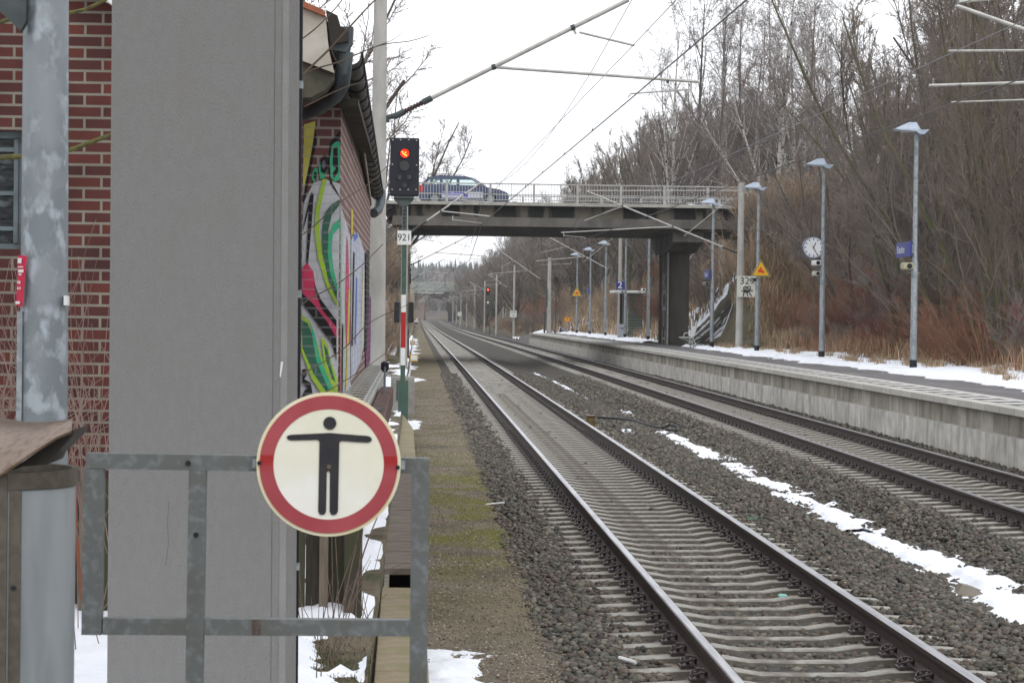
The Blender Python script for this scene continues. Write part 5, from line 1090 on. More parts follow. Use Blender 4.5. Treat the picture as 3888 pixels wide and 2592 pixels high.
# cable tray with rungs along the building, brown beam and black rod
t = thing("cable_tray", (-.5, 27, 1.45), "pale perforated metal tray with rungs along the graffiti wall", "cable tray")
tm = mat("pale_tray_metal", (.42, .42, .39), (.33, .33, .30), scale=8, rough=.5, metal=.2)
part("side_bar", MB().box(-.47, -.40, 19.3, 34.4, 1.405, 1.425).box(-.405, -.399, 19.3, 34.4, 1.34, 1.404), tm, t)
yy = 19.5; rm_ = mkmesh("slot", MB().box(.05, .08, 0, .12, -.0245, -.023), black)
while yy < 34: mpart("slot", rm_, t, (0, yy - 27, 0)); yy += .5
yy = 19.4; rm_ = mkmesh("rung", MB().tube([(-.179, 0, -.01), (.03, 0, -.03)], .009, 5), tm)
while yy < 34.3: mpart("rung", rm_, t, (0, yy - 27, 0)); yy += .62
t = thing("rusty_beam", (-.4, 22, 1.4), "red brown weathered beam beside the cable tray", "beam")
part("beam", MB().bbox(-.38, -.24, 18.8, 26, 1.20, 1.40, .01), mat("rust_brown_paint", (.095, .045, .038), (.07, .038, .032), scale=4, rough=.85, bump=.4, c3=(.15, .10, .08), s3=5), t)
part("plate", MB().box(-.36, -.28, 19.6, 20.4, 1.401, 1.408), black, t)
p0 = dd(884, 842, 26.3); p1 = dd(878, 935, 22.5)
t = thing("black_rod", p0, "thin black rod with a round knob standing beside the brown beam", "rod")
part("rod", MB().tube([p0, ((p0[0] + p1[0]) / 2 + .01, 24.4, (p0[2] + p1[2]) / 2), p1], .012, 6), black, t)
part("knob", MB().tube([(p0[0], 26.3, p0[2] - .06), (p0[0], 26.3, p0[2] - .03), (p0[0], 26.3, p0[2] + .04), (p0[0], 26.3, p0[2] + .06)], [.02, .045, .045, .02], 10), black, t, smooth=True)

# cable trough with separate cover slabs
lid = mat("trough_cover", (.25, .205, .135), (.22, .18, .118), scale=9, rough=.9, bump=.5, bscale=30, c3=(.19, .175, .09), s3=2.4, ramp3=(.45, .65), stretch=(1, 1, 1))
lidd = mat("trough_cover_dark", (.125, .105, .085), (.20, .165, .135), scale=6, rough=.9, bump=.6, bscale=20, stretch=(.6, 2.5, 1), c3=(.09, .078, .065), s3=2)
def tx(y): return np.interp(y, [8, 14, 24, 36, 44, 52, 70, 100], [-.045, -.06, -.105, -.15, -.19, -.48, -.75, -.9])
t = thing("cable_trough", (-.1, 14, -.2), "open concrete cable trough running beside the gravel path", "cable trough")
tv = mat("trough_concrete", (.22, .20, .16), (.15, .14, .115), scale=7, rough=.95)
for s0, s1, nm in ((-.155, -.115, "trough_wall"), (.115, .155, "trough_wall")):
    mb = MB(); ysx = [8, 14, 18, 24, 30, 36, 44, 52, 60]; v = []
    for y_ in ysx:
        for a_, z_ in ((s0, -.35), (s1, -.35), (s1, -.02), (s0, -.02)): v.append((tx(y_) + a_, y_, z_))
    mb.add(v, [(i * 4 + j, i * 4 + (j + 1) % 4, i * 4 + 4 + (j + 1) % 4, i * 4 + 4 + j) for i in range(len(ysx) - 1) for j in range(4)] + [(3, 2, 1, 0)]); part(nm, mb, tv, t)
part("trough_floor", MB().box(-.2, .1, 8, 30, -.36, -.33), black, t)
rr = random.Random(11); y_ = 8.0; k = 0
gap0 = 2250 * 1.0
while y_ < 58:
    L_ = .73 if y_ < 18.9 else 1.4 if y_ < 20.3 else .98 if y_ < 32 else .5; gapy = 18.94 < y_ + L_ / 2 < 20.3
    if not gapy:
        cxx = float(tx(y_ + L_ / 2)); an = math.atan2(float(tx(y_ + L_)) - float(tx(y_)), L_)
        mb = MB().bbox(-.165, .165, -L_ / 2 + .006, L_ / 2 - .006, -.03, .035 if 0 else .03, .006)
        lab = ("tan cover slab of the cable trough nearest the gate" if y_ < 17.4 else "tan cover slab in front of the open gap in the trough" if y_ < 18.94 else "dark weathered cover slab of the cable trough behind the open gap" if y_ < 30 else "brown cover slab of the cable trough curving towards the signal")
        o = single("trough_lid", mb, lid if (y_ < 18.95 or y_ > 34) else lidd, lab, "trough lid", "lids of the cable trough"); o.location = (cxx, y_ + L_ / 2, .0 + rr.uniform(-.003, .003)); o.rotation_euler = (rr.uniform(-.006, .006), rr.uniform(-.01, .01), -an)
    y_ += L_
# track magnet, cable, small litter, stake, stone in the snow
yy = 50.0; a = at(2243, 1590, yy); 
t = thing("track_box", (4.25, 50.3, -.25), "small rusty brown box standing beside the near track", "box")
rb = mat("rusty_box", (.10, .065, .03), (.16, .11, .045), scale=9, rough=.8); bx_, _, bz_ = at(2243, 1592, 50.3)
part("box", MB().bbox(bx_ - .09, bx_ + .09, 50.2, 50.5, -.28, .02, .01), rb, t); part("lid", MB().bbox(bx_ - .10, bx_ + .10, 50.16, 50.54, .021, .05, .008), mat("box_lid_brown", (.16, .11, .09), rough=.7), t)
cp = [(at(px, py, Y)) for px, py, Y in ((2270, 1584, 50.6), (2330, 1587, 50.2), (2400, 1594, 49.4), (2460, 1612, 47.7), (2515, 1624, 46.6), (2545, 1612, 46.8), (2575, 1618, 46.0), (2570, 1634, 45.6), (2530, 1630, 46.2))]
single("cable", MB().tube([(p[0], p[1], max(p[2], -.33)) for p in cp], .024, 8), black, "black cable snaking over the ballast from the small rusty box", "cable", org=cp[0], smooth=True)
b1 = at(3070, 2268, 16.5)
def ground_hit(px, py, z):
    d = RM @ np.array([(px - CX) / F, (CY - py) / F, -1.0]); k_ = (z - EYE) / d[2]; return (d[0] * k_, d[1] * k_, z)
p = ground_hit(2835, 1971, -.2); single("bottle", MB().tube([(p[0], p[1], p[2]), (p[0] + .1, p[1] + .02, p[2] + .005), (p[0] + .14, p[1] + .03, p[2] + .005)], [.03, .03, .012], 10), mat("green_glass", (.01, .10, .03), rough=.15), "small green bottle lying on the ballast by the near track", "bottle", org=p)
p = ground_hit(2972, 2268, -.22); single("litter_scrap", MB().bbox(p[0] - .04, p[0] + .04, p[1] - .05, p[1] + .05, p[2], p[2] + .03, .01), mat("turquoise_scrap", (.25, .50, .45)), "small turquoise scrap between the near rails", "litter", org=p)
p = ground_hit(2382, 2518, -.2); mb = MB().tube([(p[0] - .05, p[1] + .08, p[2] + .03), (p[0] + .05, p[1] - .08, p[2] + .02)], .014, 6); single("litter_scrap", mb, white_paint, "short white stick on the ballast left of the near rail", "litter", org=p)
p = ground_hit(1880, 1920, -.2); mb = MB().tube([(p[0] - .12, p[1], p[2] + .02), (p[0] + .12, p[1] + .06, p[2] + .04)], .010, 6); single("litter_scrap", mb, white_paint, "thin white stick at the edge of the mossy path", "litter", org=p)
p = ground_hit(3680, 2260, -.28); single("snow_stone", MB().prism([(p[0] - .13, p[2]), (p[0] + .15, p[2]), (p[0] + .04, p[2] + .08), (p[0] - .08, p[2] + .11)], p[1] - .06, p[1] + .1), mat("tan_stone", (.25, .22, .18)), "flat tan stone poking out of the snow strip between the tracks", "stone", org=p)
for (px, py, Yk, l) in ((1624, 1352, 92, "small white box with orange frame beside the path"), (1568, 1299, 130, "farther small white box with orange frame beside the path")):
    p = at(px - 52 if 0 else px * 1.0 - 50, py + 10, Yk)
for (px, py, Yk, l) in ((1572, 1359, 88, "small white marker box with orange frame beside the path"), (1566, 1301, 140, "farther small white marker box with orange frame beside the path")):
    p = at(px, py, Yk); t = thing("marker_box", p, l, "marker"); part("frame", MB().box(p[0] - .15, p[0] + .15, Yk, Yk + .2, p[2] - .13, p[2] + .13), mat("marker_orange", (.55, .33, .07)), t); part("panel", MB().box(p[0] - .11, p[0] + .11, Yk - .02, Yk - .002, p[2] - .08, p[2] + .10), white_paint, t)
# ---------------------------------------------------------------- bare trees and shrubs
def norm(a): return a / np.maximum(np.linalg.norm(a, axis=-1, keepdims=True), 1e-9)
def growlines(rg, P0, D0, Ln, K, wob, trop, droop=0.):
    """polylines from starts P0 along D0 with length Ln: returns (N,K,3)"""
    n = len(P0); P = np.zeros((n, K, 3)); P[:, 0] = P0; d = norm(D0)
    for k in range(1, K):
        d = norm(d + rg.normal(0, wob, (n, 3)) + np.array([0, 0, trop - droop * k / K]))
        P[:, k] = P[:, k - 1] + d * (Ln / (K - 1))[:, None]
    return P
def children(rg, P, R, Ln, m, t0, t1, ang, lr, K, wob, trop, rr, rmin, droop=0., up=0.):
    n, Kp, _ = P.shape; idx = np.repeat(np.arange(n), m); N_ = len(idx)
    t = rg.uniform(t0, t1, N_) * (Kp - 1); i = np.minimum(t.astype(int), Kp - 2); f = (t - i)[:, None]
    A, B = P[idx, i], P[idx, i + 1]; S = A + (B - A) * f; T = norm(B - A)
    rv = norm(rg.normal(0, 1, (N_, 3)) + np.array([0, 0, up])); rv = norm(rv - T * (rv * T).sum(1, keepdims=True))
    a = rg.normal(ang, .14, N_)[:, None]; D = T * np.cos(a) + rv * np.sin(a)
    L2 = Ln[idx] * lr * rg.uniform(.55, 1.15, N_) * (1.12 - .6 * t / (Kp - 1)); rad = np.maximum((R[idx, i] * (1 - f[:, 0]) + R[idx, i + 1] * f[:, 0]) * rr, rmin)
    Pn = growlines(rg, S, D, L2, K, wob, trop, droop); Rn = rad[:, None] * np.linspace(1, .35, K)[None]; return Pn, Rn, L2
def tubes(P, R, k):
    n, K, _ = P.shape; T = np.empty_like(P); T[:, 1:-1] = P[:, 2:] - P[:, :-2]; T[:, 0] = P[:, 1] - P[:, 0]; T[:, -1] = P[:, -1] - P[:, -2]; T = norm(T)
    ref = np.where(np.abs(T[:, :1, 2:3]) < .9, np.array([0, 0, 1.]), np.array([1., 0, 0])); u = norm(np.cross(T, np.broadcast_to(ref, T.shape))); v = np.cross(T, u)
    a = np.arange(k) * 2 * np.pi / k; ring = u[:, :, None] * np.cos(a)[None, None, :, None] + v[:, :, None] * np.sin(a)[None, None, :, None]
    V = P[:, :, None] + ring * R[:, :, None, None]; V = V.reshape(-1, 3)
    b = (np.arange(n) * K * k)[:, None, None] + (np.arange(K - 1) * k)[None, :, None]; j = np.arange(k)[None, None]; j2 = (j + 1) % k
    Q = np.stack([b + j, b + j2, b + k + j2, b + k + j], -1).reshape(-1, 4); return V, Q
def merge(L):
    V = []; Q = []; o = 0
    for v, q in L: V.append(v); Q.append(q + o); o += len(v)
    return np.concatenate(V), np.concatenate(Q)
def tree_meshes(seed, kind, H=12.):
    rg = np.random.default_rng(seed)
    if kind == 'birch':
        P0 = np.array([[0, 0, -.4], [.3, .1, -.4]]); P = growlines(rg, P0, np.array([[0, 0, 1.], [.07, .03, 1]]), np.array([H, H * .9]), 12, .025, .02); R = np.array([.17, .13])[:, None] * np.linspace(1, .12, 12)[None]; Ln = np.array([H, H * .9])
        B1 = children(rg, P, R, Ln, 26, .18, .98, .62, .33, 6, .10, .10, .42, .012); B2 = children(rg, *B1, 7, .15, 1, .55, .50, 5, .14, .03, .5, .008)
        B3 = children(rg, *B2, 6, .1, 1, .55, .62, 5, .14, -.02, .5, .0055, droop=.35); B4 = children(rg, *B3, 3, .1, 1, .5, .6, 4, .12, -.10, .6, .006, droop=.5)
        tr = merge([tubes(P, R, 8), tubes(B1[0], B1[1], 5)]); cr = merge([tubes(B2[0], B2[1], 4), tubes(B3[0], B3[1], 3), tubes(B4[0], B4[1], 3)]); return tr, cr
    if kind == 'round':       # one trunk dividing into spreading limbs
        P = growlines(rg, np.array([[0, 0, -.4]]), np.array([[rg.normal(0, .05), 0, 1.]]), np.array([H * .62]), 8, .04, .03); R = (.02 * H) * np.linspace(1, .45, 8)[None]; Ln = np.array([H * .62])
        B1 = children(rg, P, R, Ln, 13, .22, 1, .62, .85, 8, .09, .10, .55, .03); B2 = children(rg, *B1, 8, .15, 1, .55, .48, 6, .14, .06, .5, .016)
        B3 = children(rg, *B2, 8, .1, 1, .6, .50, 5, .16, .05, .5, .010); B4 = children(rg, *B3, 6, .1, 1, .6, .60, 4, .16, .04, .6, .0075)
        tr = merge([tubes(P, R, 8), tubes(B1[0], B1[1], 6)]); cr = merge([tubes(B2[0], B2[1], 4), tubes(B3[0], B3[1], 3), tubes(B4[0], B4[1], 3)]); return tr, cr
    if kind == 'multi':       # clump of upright stems fanning out
        n = 11; a = rg.uniform(0, 6.28, n); s = rg.uniform(.05, .5, n); D = np.stack([np.cos(a) * s, np.sin(a) * s, np.ones(n)], 1); P0 = np.stack([np.cos(a) * .3, np.sin(a) * .3, np.full(n, -.3)], 1) * rg.uniform(.3, 1.6, (n, 1)) * [1, 1, 0] + [0, 0, -.3]
        Ln = H * rg.uniform(.7, 1.05, n); P = growlines(rg, P0, D, Ln, 10, .07, .03); R = rg.uniform(.045, .09, n)[:, None] * np.linspace(1, .22, 10)[None]
        B1 = children(rg, P, R, Ln, 15, .15, 1, .45, .30, 6, .10, .10, .42, .012); B2 = children(rg, *B1, 7, .1, 1, .55, .55, 5, .16, .05, .5, .010); B3 = children(rg, *B2, 7, .1, 1, .6, .65, 4, .18, .03, .6, .0075)
        tr = tubes(P, R, 7); cr = merge([tubes(B1[0], B1[1], 4), tubes(B2[0], B2[1], 3), tubes(B3[0], B3[1], 3)]); return tr, cr
    if kind == 'shrub':
        n = 22; a = rg.uniform(0, 6.28, n); s = rg.uniform(.1, .9, n); D = np.stack([np.cos(a) * s, np.sin(a) * s, np.ones(n)], 1); P0 = np.stack([np.cos(a), np.sin(a), np.zeros(n)], 1) * rg.uniform(.05, .5, (n, 1)) - [0, 0, .1]
        Ln = H * rg.uniform(.6, 1.05, n); P = growlines(rg, P0, D, Ln, 6, .10, .05); R = np.full(n, .014)[:, None] * np.linspace(1, .4, 6)[None]
        B1 = children(rg, P, R, Ln, 9, .12, 1, .5, .45, 5, .12, .06, .6, .007); B2 = children(rg, *B1, 7, .1, 1, .5, .55, 4, .14, .03, .7, .0048)
        return tubes(P, R, 4), merge([tubes(B1[0], B1[1], 3), tubes(B2[0], B2[1], 3)])
PROT = {}
def proto(key, seed, kind, H, mt, mc):
    tr, cr = tree_meshes(seed, kind, H); a = npmesh("trunk", tr[0], tr[1], mt, smooth=True); b = npmesh("crown", cr[0], cr[1], mc, smooth=True); PROT[key] = (a, b)
for i in range(2): proto(('birch', i), 20 + i, 'birch', 14, bark_birch, twig_grey)
for i in range(3): proto(('round', i), 30 + i, 'round', 11, bark_dark, twig_brown)
for i in range(2): proto(('tall', i), 70 + i, 'birch', 14, bark_birch if i else bark_dark, twig_grey)
proto(('olive', 0), 35, 'round', 11, bark_green, twig_green); proto(('olive', 1), 36, 'multi', 11, bark_green, twig_green)
for i in range(3): proto(('multi', i), 40 + i, 'multi', 11, bark_green if i < 2 else bark_dark, twig_brown)
for i in range(2): proto(('brown', i), 50 + i, 'shrub', 3, bark_dark, twig_brown)
for i in range(2): proto(('red', i), 52 + i, 'shrub', 2.2, red_twig, red_twig)
for i in range(2): proto(('rust', i), 54 + i, 'shrub', 1.9, rust_twig, rust_twig)
for i in range(2): proto(('tan', i), 56 + i, 'shrub', 2.0, tan_twig, tan_twig)
for i in range(2): proto(('green', i), 58 + i, 'shrub', 3, bark_green, twig_green)
def tree(key, x, y, H, label, group=None, name="bare_tree", cat="tree", z=None, lean=(0, 0), rot=None, wide=1.):
    h0 = {'birch': 14., 'tall': 14., 'round': 11., 'olive': 11., 'multi': 11., 'brown': 3., 'red': 2.2, 'rust': 1.9, 'tan': 2.0, 'green': 3.}[key[0]]
    if z is None: z = float(LAND(np.array([x]), np.array([y]))[0])
    o = bpy.data.objects.new(name, None); COL.objects.link(o); o.location = (x, y, z); o.empty_display_size = .3
    s = H / h0; o.scale = (s * wide, s * wide, s); o.rotation_euler = (lean[0], lean[1], R0.uniform(0, 6.28) if rot is None else rot)
    tag(o, label, cat, group); sh = cat == "shrub"
    for nm, me in zip(("stems", "twigs") if sh else ("trunk", "crown"), PROT[key]):
        c = bpy.data.objects.new(nm, me); COL.objects.link(c); c.parent = o
    return o
def xat(px, Y): return at(px * 1.65306, 1200, Y)[0]
# single trees one can point at
tree(('birch', 0), xat(1792, 134), 134, 17, "tall white birch rising right behind the bridge railing", name="birch_tree", rot=.4)
tree(('birch', 1), xat(1838, 146), 146, 16, "slimmer birch just right of the tall white one", name="birch_tree", rot=2.)
tree(('round', 0), xat(1725, 138), 138, 11.5, "dark bare tree just left of the white birch above the bridge", rot=1.)
tree(('birch', 1), xat(1868, 120), 131, 10, "leaning pale trunked tree behind the second platform lamp", lean=(0, .38), rot=3.)
tree(('multi', 2), -3.3, 132, 13.5, "round bare tree behind the signal and the left end of the bridge", rot=1., z=2.2, wide=1.3)
tree(('round', 2), -3.4, 58, 11.8, "bare tree behind the graffiti building roof", rot=.6)
tree(('multi', 2), -2.6, 73, 6, "dark stem clump between the first two masts on the left", rot=.6)
tree(('multi', 0), xat(2075, 80), 80, 12.5, "fan of mossy stems behind the two nearest platform lamps", rot=1.9, wide=1.15)
tree(('multi', 1), xat(2215, 76), 76, 14, "tall clump of mossy stems right of the nearest platform lamp", rot=1.3, wide=1.05)
tree(('olive', 1), xat(2320, 66), 66, 14, "greenish stem clump at the right edge of the picture", rot=2.3)
tree(('multi', 2), xat(1985, 98), 98, 10.5, "dark stem clump behind the clock lamp", rot=4.3, wide=1.2)
for i, (px, Y, H, k) in enumerate(((2130, 100, 15, ('round', 0)), (2260, 96, 16, ('round', 1)), (2360, 90, 16, ('multi', 2)), (2180, 120, 15, ('birch', 0)), (2300, 118, 15, ('round', 2)), (2050, 140, 12, ('round', 1)), (2420, 75, 15, ('multi', 0)), (2430, 100, 16, ('round', 0)), (1955, 150, 8.5, ('round', 0)), (2110, 88, 12, ('multi', 1)), (2270, 86, 13, ('multi', 0)))):
    tree(k, xat(px, Y), Y, H, "bare tree in the dense thicket right of the platform lamps", "trees of the thicket right of the platform")
# trees above and behind the bridge
rq = random.Random(3)
for i in range(44):
    px = 1250 + 560 * (i / 43.0) + rq.uniform(-14, 14); Y = max(136 + 60 * rq.random(), (17.5 + 7 * rq.random()) * 9000 / (px * 1.65306 - 1580))
    top = np.interp(px, [1180, 1230, 1300, 1380, 1450, 1520, 1700, 1850], [425, 385, 330, 275, 200, 150, 120, 160]) + rq.uniform(-5, 70)
    x = xat(px, Y); z = float(LAND(np.array([x]), np.array([Y]))[0]); zt = dd(px, top, Y)[2]
    tree(rq.choice([('round', 0), ('round', 1), ('round', 2), ('olive', 0)]), x, Y, max(4.5, (zt - z)), "brown bare tree in the wood rising behind the bridge railing", "trees of the wood right behind the bridge", wide=max(.85, min(1.25, 12 / max(zt - z, 1))))
rr = random.Random(21)
# woods on the slopes beyond the bridge, seen under it
for i in range(150):
    y = 150 + 620 * (i / 150.0) ** 1.1 + rr.uniform(-4, 4); x = (20.0 - 7.2 * min(1, max(0, (y - 255) / 110))) + rr.random() ** 1.3 * (10 + y * .02)
    tree(rr.choice([('round', 0), ('round', 1), ('round', 2), ('olive', 0), ('multi', 2), ('birch', 0)]), x, y, rr.uniform(8.5, 12.5) + (3 if y > 380 else 0), "bare tree on the cutting slope right of the tracks beyond the bridge", "trees on the right cutting slope beyond the bridge", wide=1.15)
for i in range(26):
    y = 134 + 500 * (i / 26.0) ** 1.2 + rr.uniform(-4, 4); x = -3.2 - rr.random() * (3 + y * .02)
    tree(rr.choice([('round', 0), ('round', 2), ('multi', 2)]), x, y, rr.uniform(5, 8) if y < 250 else rr.uniform(8, 11), "bare tree on the left bank beyond the bridge", "trees on the left bank beyond the bridge")
for i in range(26):
    x = rr.uniform(-30, 45); y = rr.uniform(815, 900); tree(rr.choice([('round', 0), ('round', 1), ('birch', 0)]), x, y, rr.uniform(9, 14), "bare tree behind the distant arched bridge", "trees behind the distant bridge", z=-1)
for i in range(3):
    px = 1990 + 150 * i; Y = rr.uniform(88, 130); x = xat(px, Y)
    tree(rr.choice([('round', 0), ('round', 1), ('round', 2), ('olive', 0)]), x, Y, rr.uniform(12, 17), "bare tree in the dense thicket right of the platform lamps", "trees of the thicket right of the platform")
for i, (px, top, k) in enumerate(((1545, 60, 1), (1600, -10, 0), (1655, -30, 1), (1700, 20, 0), (1760, -40, 1), (1850, -20, 0), (1890, 40, 1), (1930, 90, 0))):
    Y = 142 + 3 * i; x = xat(px, Y); z = float(LAND(np.array([x]), np.array([Y]))[0]); tree(('tall', k), x, Y, dd(px, top, Y)[2] - z, "tall slender grey bare tree standing above the wood behind the bridge", "tall slender trees above the wood behind the bridge", wide=.9)
# shrubs on the right bank
def shr(kinds, x, y, H, label, group, z=None, wide=1.):
    k = rr.choice(kinds); tree((k, rr.randint(0, 1)), x, y, H, label, group, name="bare_shrub", cat="shrub", z=z, wide=wide)
for i in range(24): shr(['tan', 'brown', 'tan'], rr.uniform(15.4, 21.5), rr.uniform(108.5, 113.6), rr.uniform(2.3, 3.3), "tall straw brown bush hiding the right end of the bridge deck", "tall bushes at the right end of the bridge", wide=1.4)
GL = "low bushes along the snow behind the platform"
for i in range(105):
    y = 40 + 68 * rr.random(); x = 15.9 + rr.random() ** 1.1 * 5.2
    x += max(0, (y - 60)) * .012
    u = vnoise(np.array([y * .11]), np.array([x * .4]), 77)[0]
    k, l = (['rust', 'rust', 'brown'], "rust brown bush along the snow strip behind the platform") if u < .5 else (['red', 'red', 'brown'], "dark red twigged bush along the snow strip behind the platform")
    shr(k, x, y, rr.uniform(1.3, 2.4), l, "rust coloured bushes behind the platform" if u < .5 else "red twigged bushes behind the platform", wide=1.45)
for i in range(85):
    y = 62 + 52 * rr.random(); x = 17.0 + rr.random() * 11 + (y - 62) * .02
    t_ = y > 96
    shr(['tan', 'tan', 'brown'] if t_ else ['brown', 'green', 'brown', 'rust'], x, y, rr.uniform(1.6, 2.6) if t_ else rr.uniform(2.2, 3.6), "straw coloured bush on the bank below the road" if t_ else "brown bush in the thicket on the right bank", "straw coloured bushes below the road" if t_ else "brown bushes of the right bank thicket", wide=1.45)
for i in range(62):
    y = 130 + 260 * rr.random() ** 1.3; x = 15.6 + rr.random() * 7 - (3 if y > 215 else 0)
    shr(['red', 'brown', 'rust', 'green', 'tan'] if y < 175 else ['brown', 'tan', 'rust'], x, y, rr.uniform(1.6, 3.2), "bush on the slope beyond the bridge pier", "bushes on the slope beyond the bridge", wide=1.3)
for i in range(30):
    y = rr.uniform(92, 114) if i < 27 else rr.uniform(45, 84); x = -.95 - rr.random() ** 1.5 * 3.5 - (0 if y > 84 else .8)
    shr(['brown', 'green', 'tan'], x, y, rr.uniform(1.3, 2.4) if x > -3 else rr.uniform(1.8, 3), "brown bush on the bank left of the bridge", "brown bushes on the left bank", wide=1.1)
# dry grass
def grass(name, n, fx, base, cols, hh, label, wd=.012):
    rg = np.random.default_rng(len(name) + n); X, Y = fx(rg, n); Z = base(X, Y) - .03; h = hh * rg.uniform(.5, 1.2, n); a = rg.uniform(0, 6.28, n); ln = rg.uniform(.1, .6, n) * h; wv = wd * rg.uniform(.6, 1.3, n)
    px_, py_ = np.cos(a), np.sin(a); A = np.stack([X - py_ * wv, Y + px_ * wv, Z], 1); B = np.stack([X + py_ * wv, Y - px_ * wv, Z], 1); M1 = np.stack([X + px_ * ln * .35 + py_ * wv * .7, Y + py_ * ln * .35 - px_ * wv * .7, Z + h * .6], 1); M0 = np.stack([X + px_ * ln * .35 - py_ * wv * .7, Y + py_ * ln * .35 + px_ * wv * .7, Z + h * .6], 1); Tp = np.stack([X + px_ * ln, Y + py_ * ln, Z + h], 1); Tq = Tp + [.003, 0, -.002]
    V = np.stack([A, B, M1, M0, Tp, Tq], 1).reshape(-1, 3); b = (np.arange(n) * 6)[:, None]; Q = np.concatenate([b + [0, 1, 2, 3], b + [3, 2, 5, 4]]); c = np.array(cols)[rg.integers(0, len(cols), n)] * rg.uniform(.7, 1.25, (n, 1))
    nsingle(name, npmesh(name, V, Q, attr_mat("grass_" + name + str(n)), np.repeat(c, 6, 0)), label, "grass", kind="stuff")
straw = [(.40, .29, .19), (.32, .23, .145), (.45, .34, .23), (.24, .18, .11)]
grass("dry_grass", 60000, lambda r, n: (15.5 + r.random(n) ** 1.2 * 7.5 + .5 * np.sin(r.random(n) * 3), 38 + 76 * r.random(n)), LAND, straw + [(.30, .14, .08), (.26, .12, .08), (.30, .15, .09)], .75, "dry rust and straw coloured grass behind the platform snow", .016)
grass("dry_grass", 60000, lambda r, n: (15.2 + r.random(n) * 22, 98 + 16.5 * r.random(n)), LAND, straw, .85, "tall straw coloured grass on the bank below the road", .02)
grass("dry_grass", 26000, lambda r, n: (13.9 + r.random(n) * 12, 129 + 150 * r.random(n)), LAND, straw + [(.12, .10, .05)], .8, "dead grass on the slope beyond the bridge", .03)
grass("dry_grass", 26000, lambda r, n: (-1.2 - r.random(n) * 6, 60 + 75 * r.random(n)), LAND, straw + [(.10, .085, .05)], .6, "dead grass on the left bank", .02)
grass("green_tuft", 5000, lambda r, n: (r.normal(-.60, .17, n), 13.8 + r.normal(0, .9, n)), LAND, [(.06, .065, .025), (.09, .08, .035), (.05, .045, .025), (.16, .12, .07)], .05, "olive grass tuft in the snow beside the trough", .004)
def tufts(r, n):
    cx_ = 13.3 + 2.6 * r.random(90); cy_ = 39 + 72 * r.random(90); k_ = r.integers(0, 90, n); return cx_[k_] + r.normal(0, .10, n), cy_[k_] + r.normal(0, .22, n)
grass("snow_tufts", 7000, tufts, lambda X, Y: PB(X, Y) + .06, straw, .28, "tufts of dead grass poking through the snow behind the platform", .010)
# low moss and soil on the near left ground
rg = np.random.default_rng(8); n = 9000; X = rg.uniform(-420, 700, n); Y = rg.uniform(1250, 2250, n); Z = HILL(X, Y); con = (vnoise(X * .008, Y * .008, 91) > .56) | (Y > 2060)
h = np.where(con, rg.uniform(11, 18, n), rg.uniform(7, 12, n)); wv = np.where(con, 3., 4.5); V = []; Q = []
for k in range(3):
    a = k * 2.094; V.append(np.stack([X + np.cos(a) * wv, Y + np.sin(a) * wv, Z - 1], 1))
V = np.stack(V + [np.stack([X, Y, Z + h], 1), np.stack([X + np.where(con, 0, 2.5), Y, Z + h * .85], 1)], 1).reshape(-1, 3); b_ = (np.arange(n) * 5)[:, None]
Q = np.concatenate([b_ + [0, 1, 3], b_ + [1, 2, 3], b_ + [2, 0, 4], b_ + [0, 3, 4], b_ + [2, 4, 3]]); c = np.where(con[:, None], [.03, .05, .04], [.13, .095, .085]) * rg.uniform(.6, 1.3, (n, 1))
nsingle("far_wood", npmesh("far_wood", V, Q, attr_mat("far_wood"), np.repeat(c, 5, 0)), "bluish wooded hill with conifers on its crest far beyond the tracks", "wood", kind="stuff")
# foreground shrub stems
def stems(name, paths, m, label, cat="shrub", k=7, r=1.):
    t = thing(name, paths[0][0][0], label, cat)
    for pts, r0, r1 in paths:
        n = len(pts); part("branch", MB().tube(pts, [max(.0012, (r0 + (r1 - r0) * i / (n - 1)) * r) for i in range(n)], k), m, t, smooth=True)
    return t
def curve(pts, Y, Y2=None, n=8):
    out = []; Y2 = Y if Y2 is None else Y2; m = len(pts)
    for i in range((m - 1) * 3 + 1):
        q = i / 3; j = min(int(q), m - 2); f = q - j; p0 = pts[max(j - 1, 0)]; p1 = pts[j]; p2 = pts[j + 1]; p3 = pts[min(j + 2, m - 1)]
        c = [.5 * (2 * p1[a] + (p2[a] - p0[a]) * f + (2 * p0[a] - 5 * p1[a] + 4 * p2[a] - p3[a]) * f * f + (3 * p1[a] - p0[a] - 3 * p2[a] + p3[a]) * f ** 3) for a in (0, 1)]
        out.append(dd(c[0], c[1], Y + (Y2 - Y) * q / (m - 1)))
    return out
rb_ = random.Random(5)
Pm = [(curve([(-160, 640), (-120, 480), (-60, 385), (0, 363), (60, 360), (120, 352), (160, 345), (200, 330), (262, 308), (330, 285)], 14.0), .020, .012), (curve([(-160, 300), (-60, 110), (0, 52), (60, 42), (120, 36), (160, 30), (205, 18), (262, -10), (330, -40)], 14.2), .016, .009)]
stems("mossy_shrub", Pm, moss_branch, "mossy olive branches crossing behind the galvanised column")
Pb = []
for i in range(110):
    px = rb_.uniform(-40, 250); py = rb_.uniform(860, 1080); dx = rb_.gauss(0, 110); dy = -rb_.uniform(20, 330) * (1 if i % 3 else 1.4)
    Pb.append((curve([(px + rb_.uniform(-60, 60), py + 200), (px + dx * .3, py), (px + dx * .7 + rb_.uniform(-45, 45), py + dy * .5), (px + dx, py + dy)], rb_.uniform(14, 16)), .0034, .0015))
for i in range(16):
    px = rb_.uniform(150, 250); b0 = rb_.uniform(1420, 1600); dx = rb_.uniform(-60, 60); Pb.append((curve([(px, b0), (px + dx * .4, b0 - 70), (px + dx, b0 - rb_.uniform(110, 190))], rb_.uniform(14, 16)), .0040, .0016))
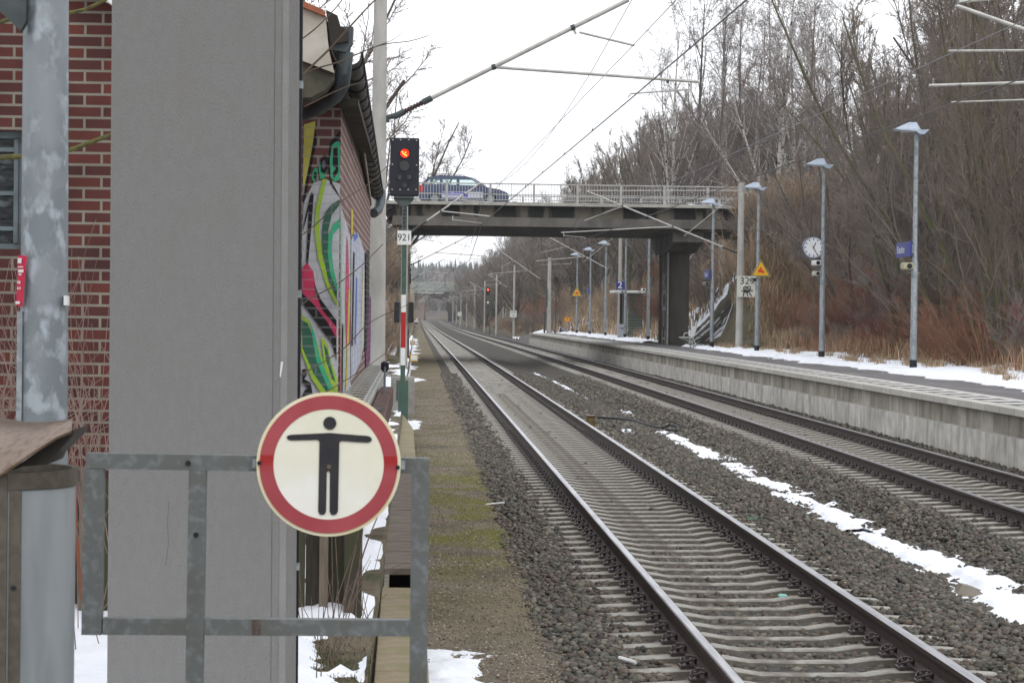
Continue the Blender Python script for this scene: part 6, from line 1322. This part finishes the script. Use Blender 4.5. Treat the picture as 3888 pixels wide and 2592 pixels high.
stems("brown_shrub", Pb, mat("thin_brown_twigs", (.26, .18, .15), (.15, .095, .08), scale=3, rough=.9), "tangle of thin brown twigs against the brick house", k=5)
stems("red_stem", [(curve([(250, 1620), (215, 1480), (188, 1370), (176, 1220), (172, 1090), (168, 1040)], 15.2), .016, .008)], mat("red_brown_stem", (.22, .06, .03), (.16, .07, .04), scale=12), "red brown shrub stem rising from the snow beside the bin")
tw = mat("near_twigs_brown", (.075, .055, .045), (.11, .085, .06), scale=5, rough=.9)
Pt = [(curve([(660, 215), (700, 168), (760, 110), (810, 55), (850, 12), (885, -20)], 15.5), .010, .004), (curve([(660, 190), (720, 160), (780, 142), (870, 105), (940, 95), (985, 82)], 15.6), .0065, .0025), (curve([(870, 105), (905, 90), (925, 72)], 15.6), .003, .0015), (curve([(700, 245), (760, 215), (800, 198), (835, 190)], 15.5), .004, .002),
      (curve([(660, 730), (705, 690), (770, 655), (830, 610), (880, 560)], 15.2), .0055, .003), (curve([(664, 870), (710, 850), (790, 800), (850, 740), (935, 700)], 15.2), .006, .002), (curve([(664, 945), (740, 905), (830, 850), (900, 800)], 15.3), .005, .002), (curve([(664, 560), (720, 520), (780, 465), (850, 420), (890, 380)], 15.4), .005, .002),
      (curve([(664, 110), (720, 70), (770, 20), (800, -20)], 15.4), .006, .003), (curve([(850, 12), (870, -5), (900, 0)], 15.5), .003, .0015), (curve([(760, 110), (772, 140), (790, 155)], 15.5), .003, .0015)]
stems("leafless_shrub", Pt, tw, "bare brown twigs reaching over the graffiti building from behind the pillar", k=6)
Pq = []
for i in range(30):
    px = rb_.uniform(690, 860); b = rb_.uniform(1390, 1560); h = rb_.uniform(80, 330) if px < 830 else rb_.uniform(60, 200); dx = rb_.uniform(-50, 70)
    Pq.append((curve([(px, b), (px + dx * .3, b - h * .4), (px + dx * .7, b - h * .75), (px + dx, b - h)], rb_.uniform(13.2, 16)), .0038, .0013))
Pq += [(curve([(800, 1400), (835, 1270), (870, 1180), (905, 1110), (930, 1045)], 14.2), .006, .002), (curve([(775, 1500), (800, 1400), (850, 1330), (935, 1290)], 14.1), .004, .0015)]
stems("leafless_shrub", Pq, mat("dark_thin_twigs", (.10, .07, .06), (.15, .11, .085), scale=5, rough=.9), "thin leafless twigs sticking out of the snow left of the trough", k=5)

# ---------------------------------------------------------------- haze
hz = bpy.data.materials.new("haze"); hz.use_nodes = True; T = hz.node_tree; T.nodes.remove(T.nodes["Principled BSDF"])
pv = T.nodes.new("ShaderNodeVolumePrincipled"); pv.inputs["Color"].default_value = (.95, .97, 1, 1); pv.inputs["Density"].default_value = .00017; pv.inputs["Anisotropy"].default_value = .2
T.links.new(pv.outputs[0], T.nodes["Material Output"].inputs["Volume"])
single("haze", MB().box(-950, 1150, -40, 3220, -31, 68), hz, kind="stuff", label="thin winter haze over the far tracks and hills", cat="haze")
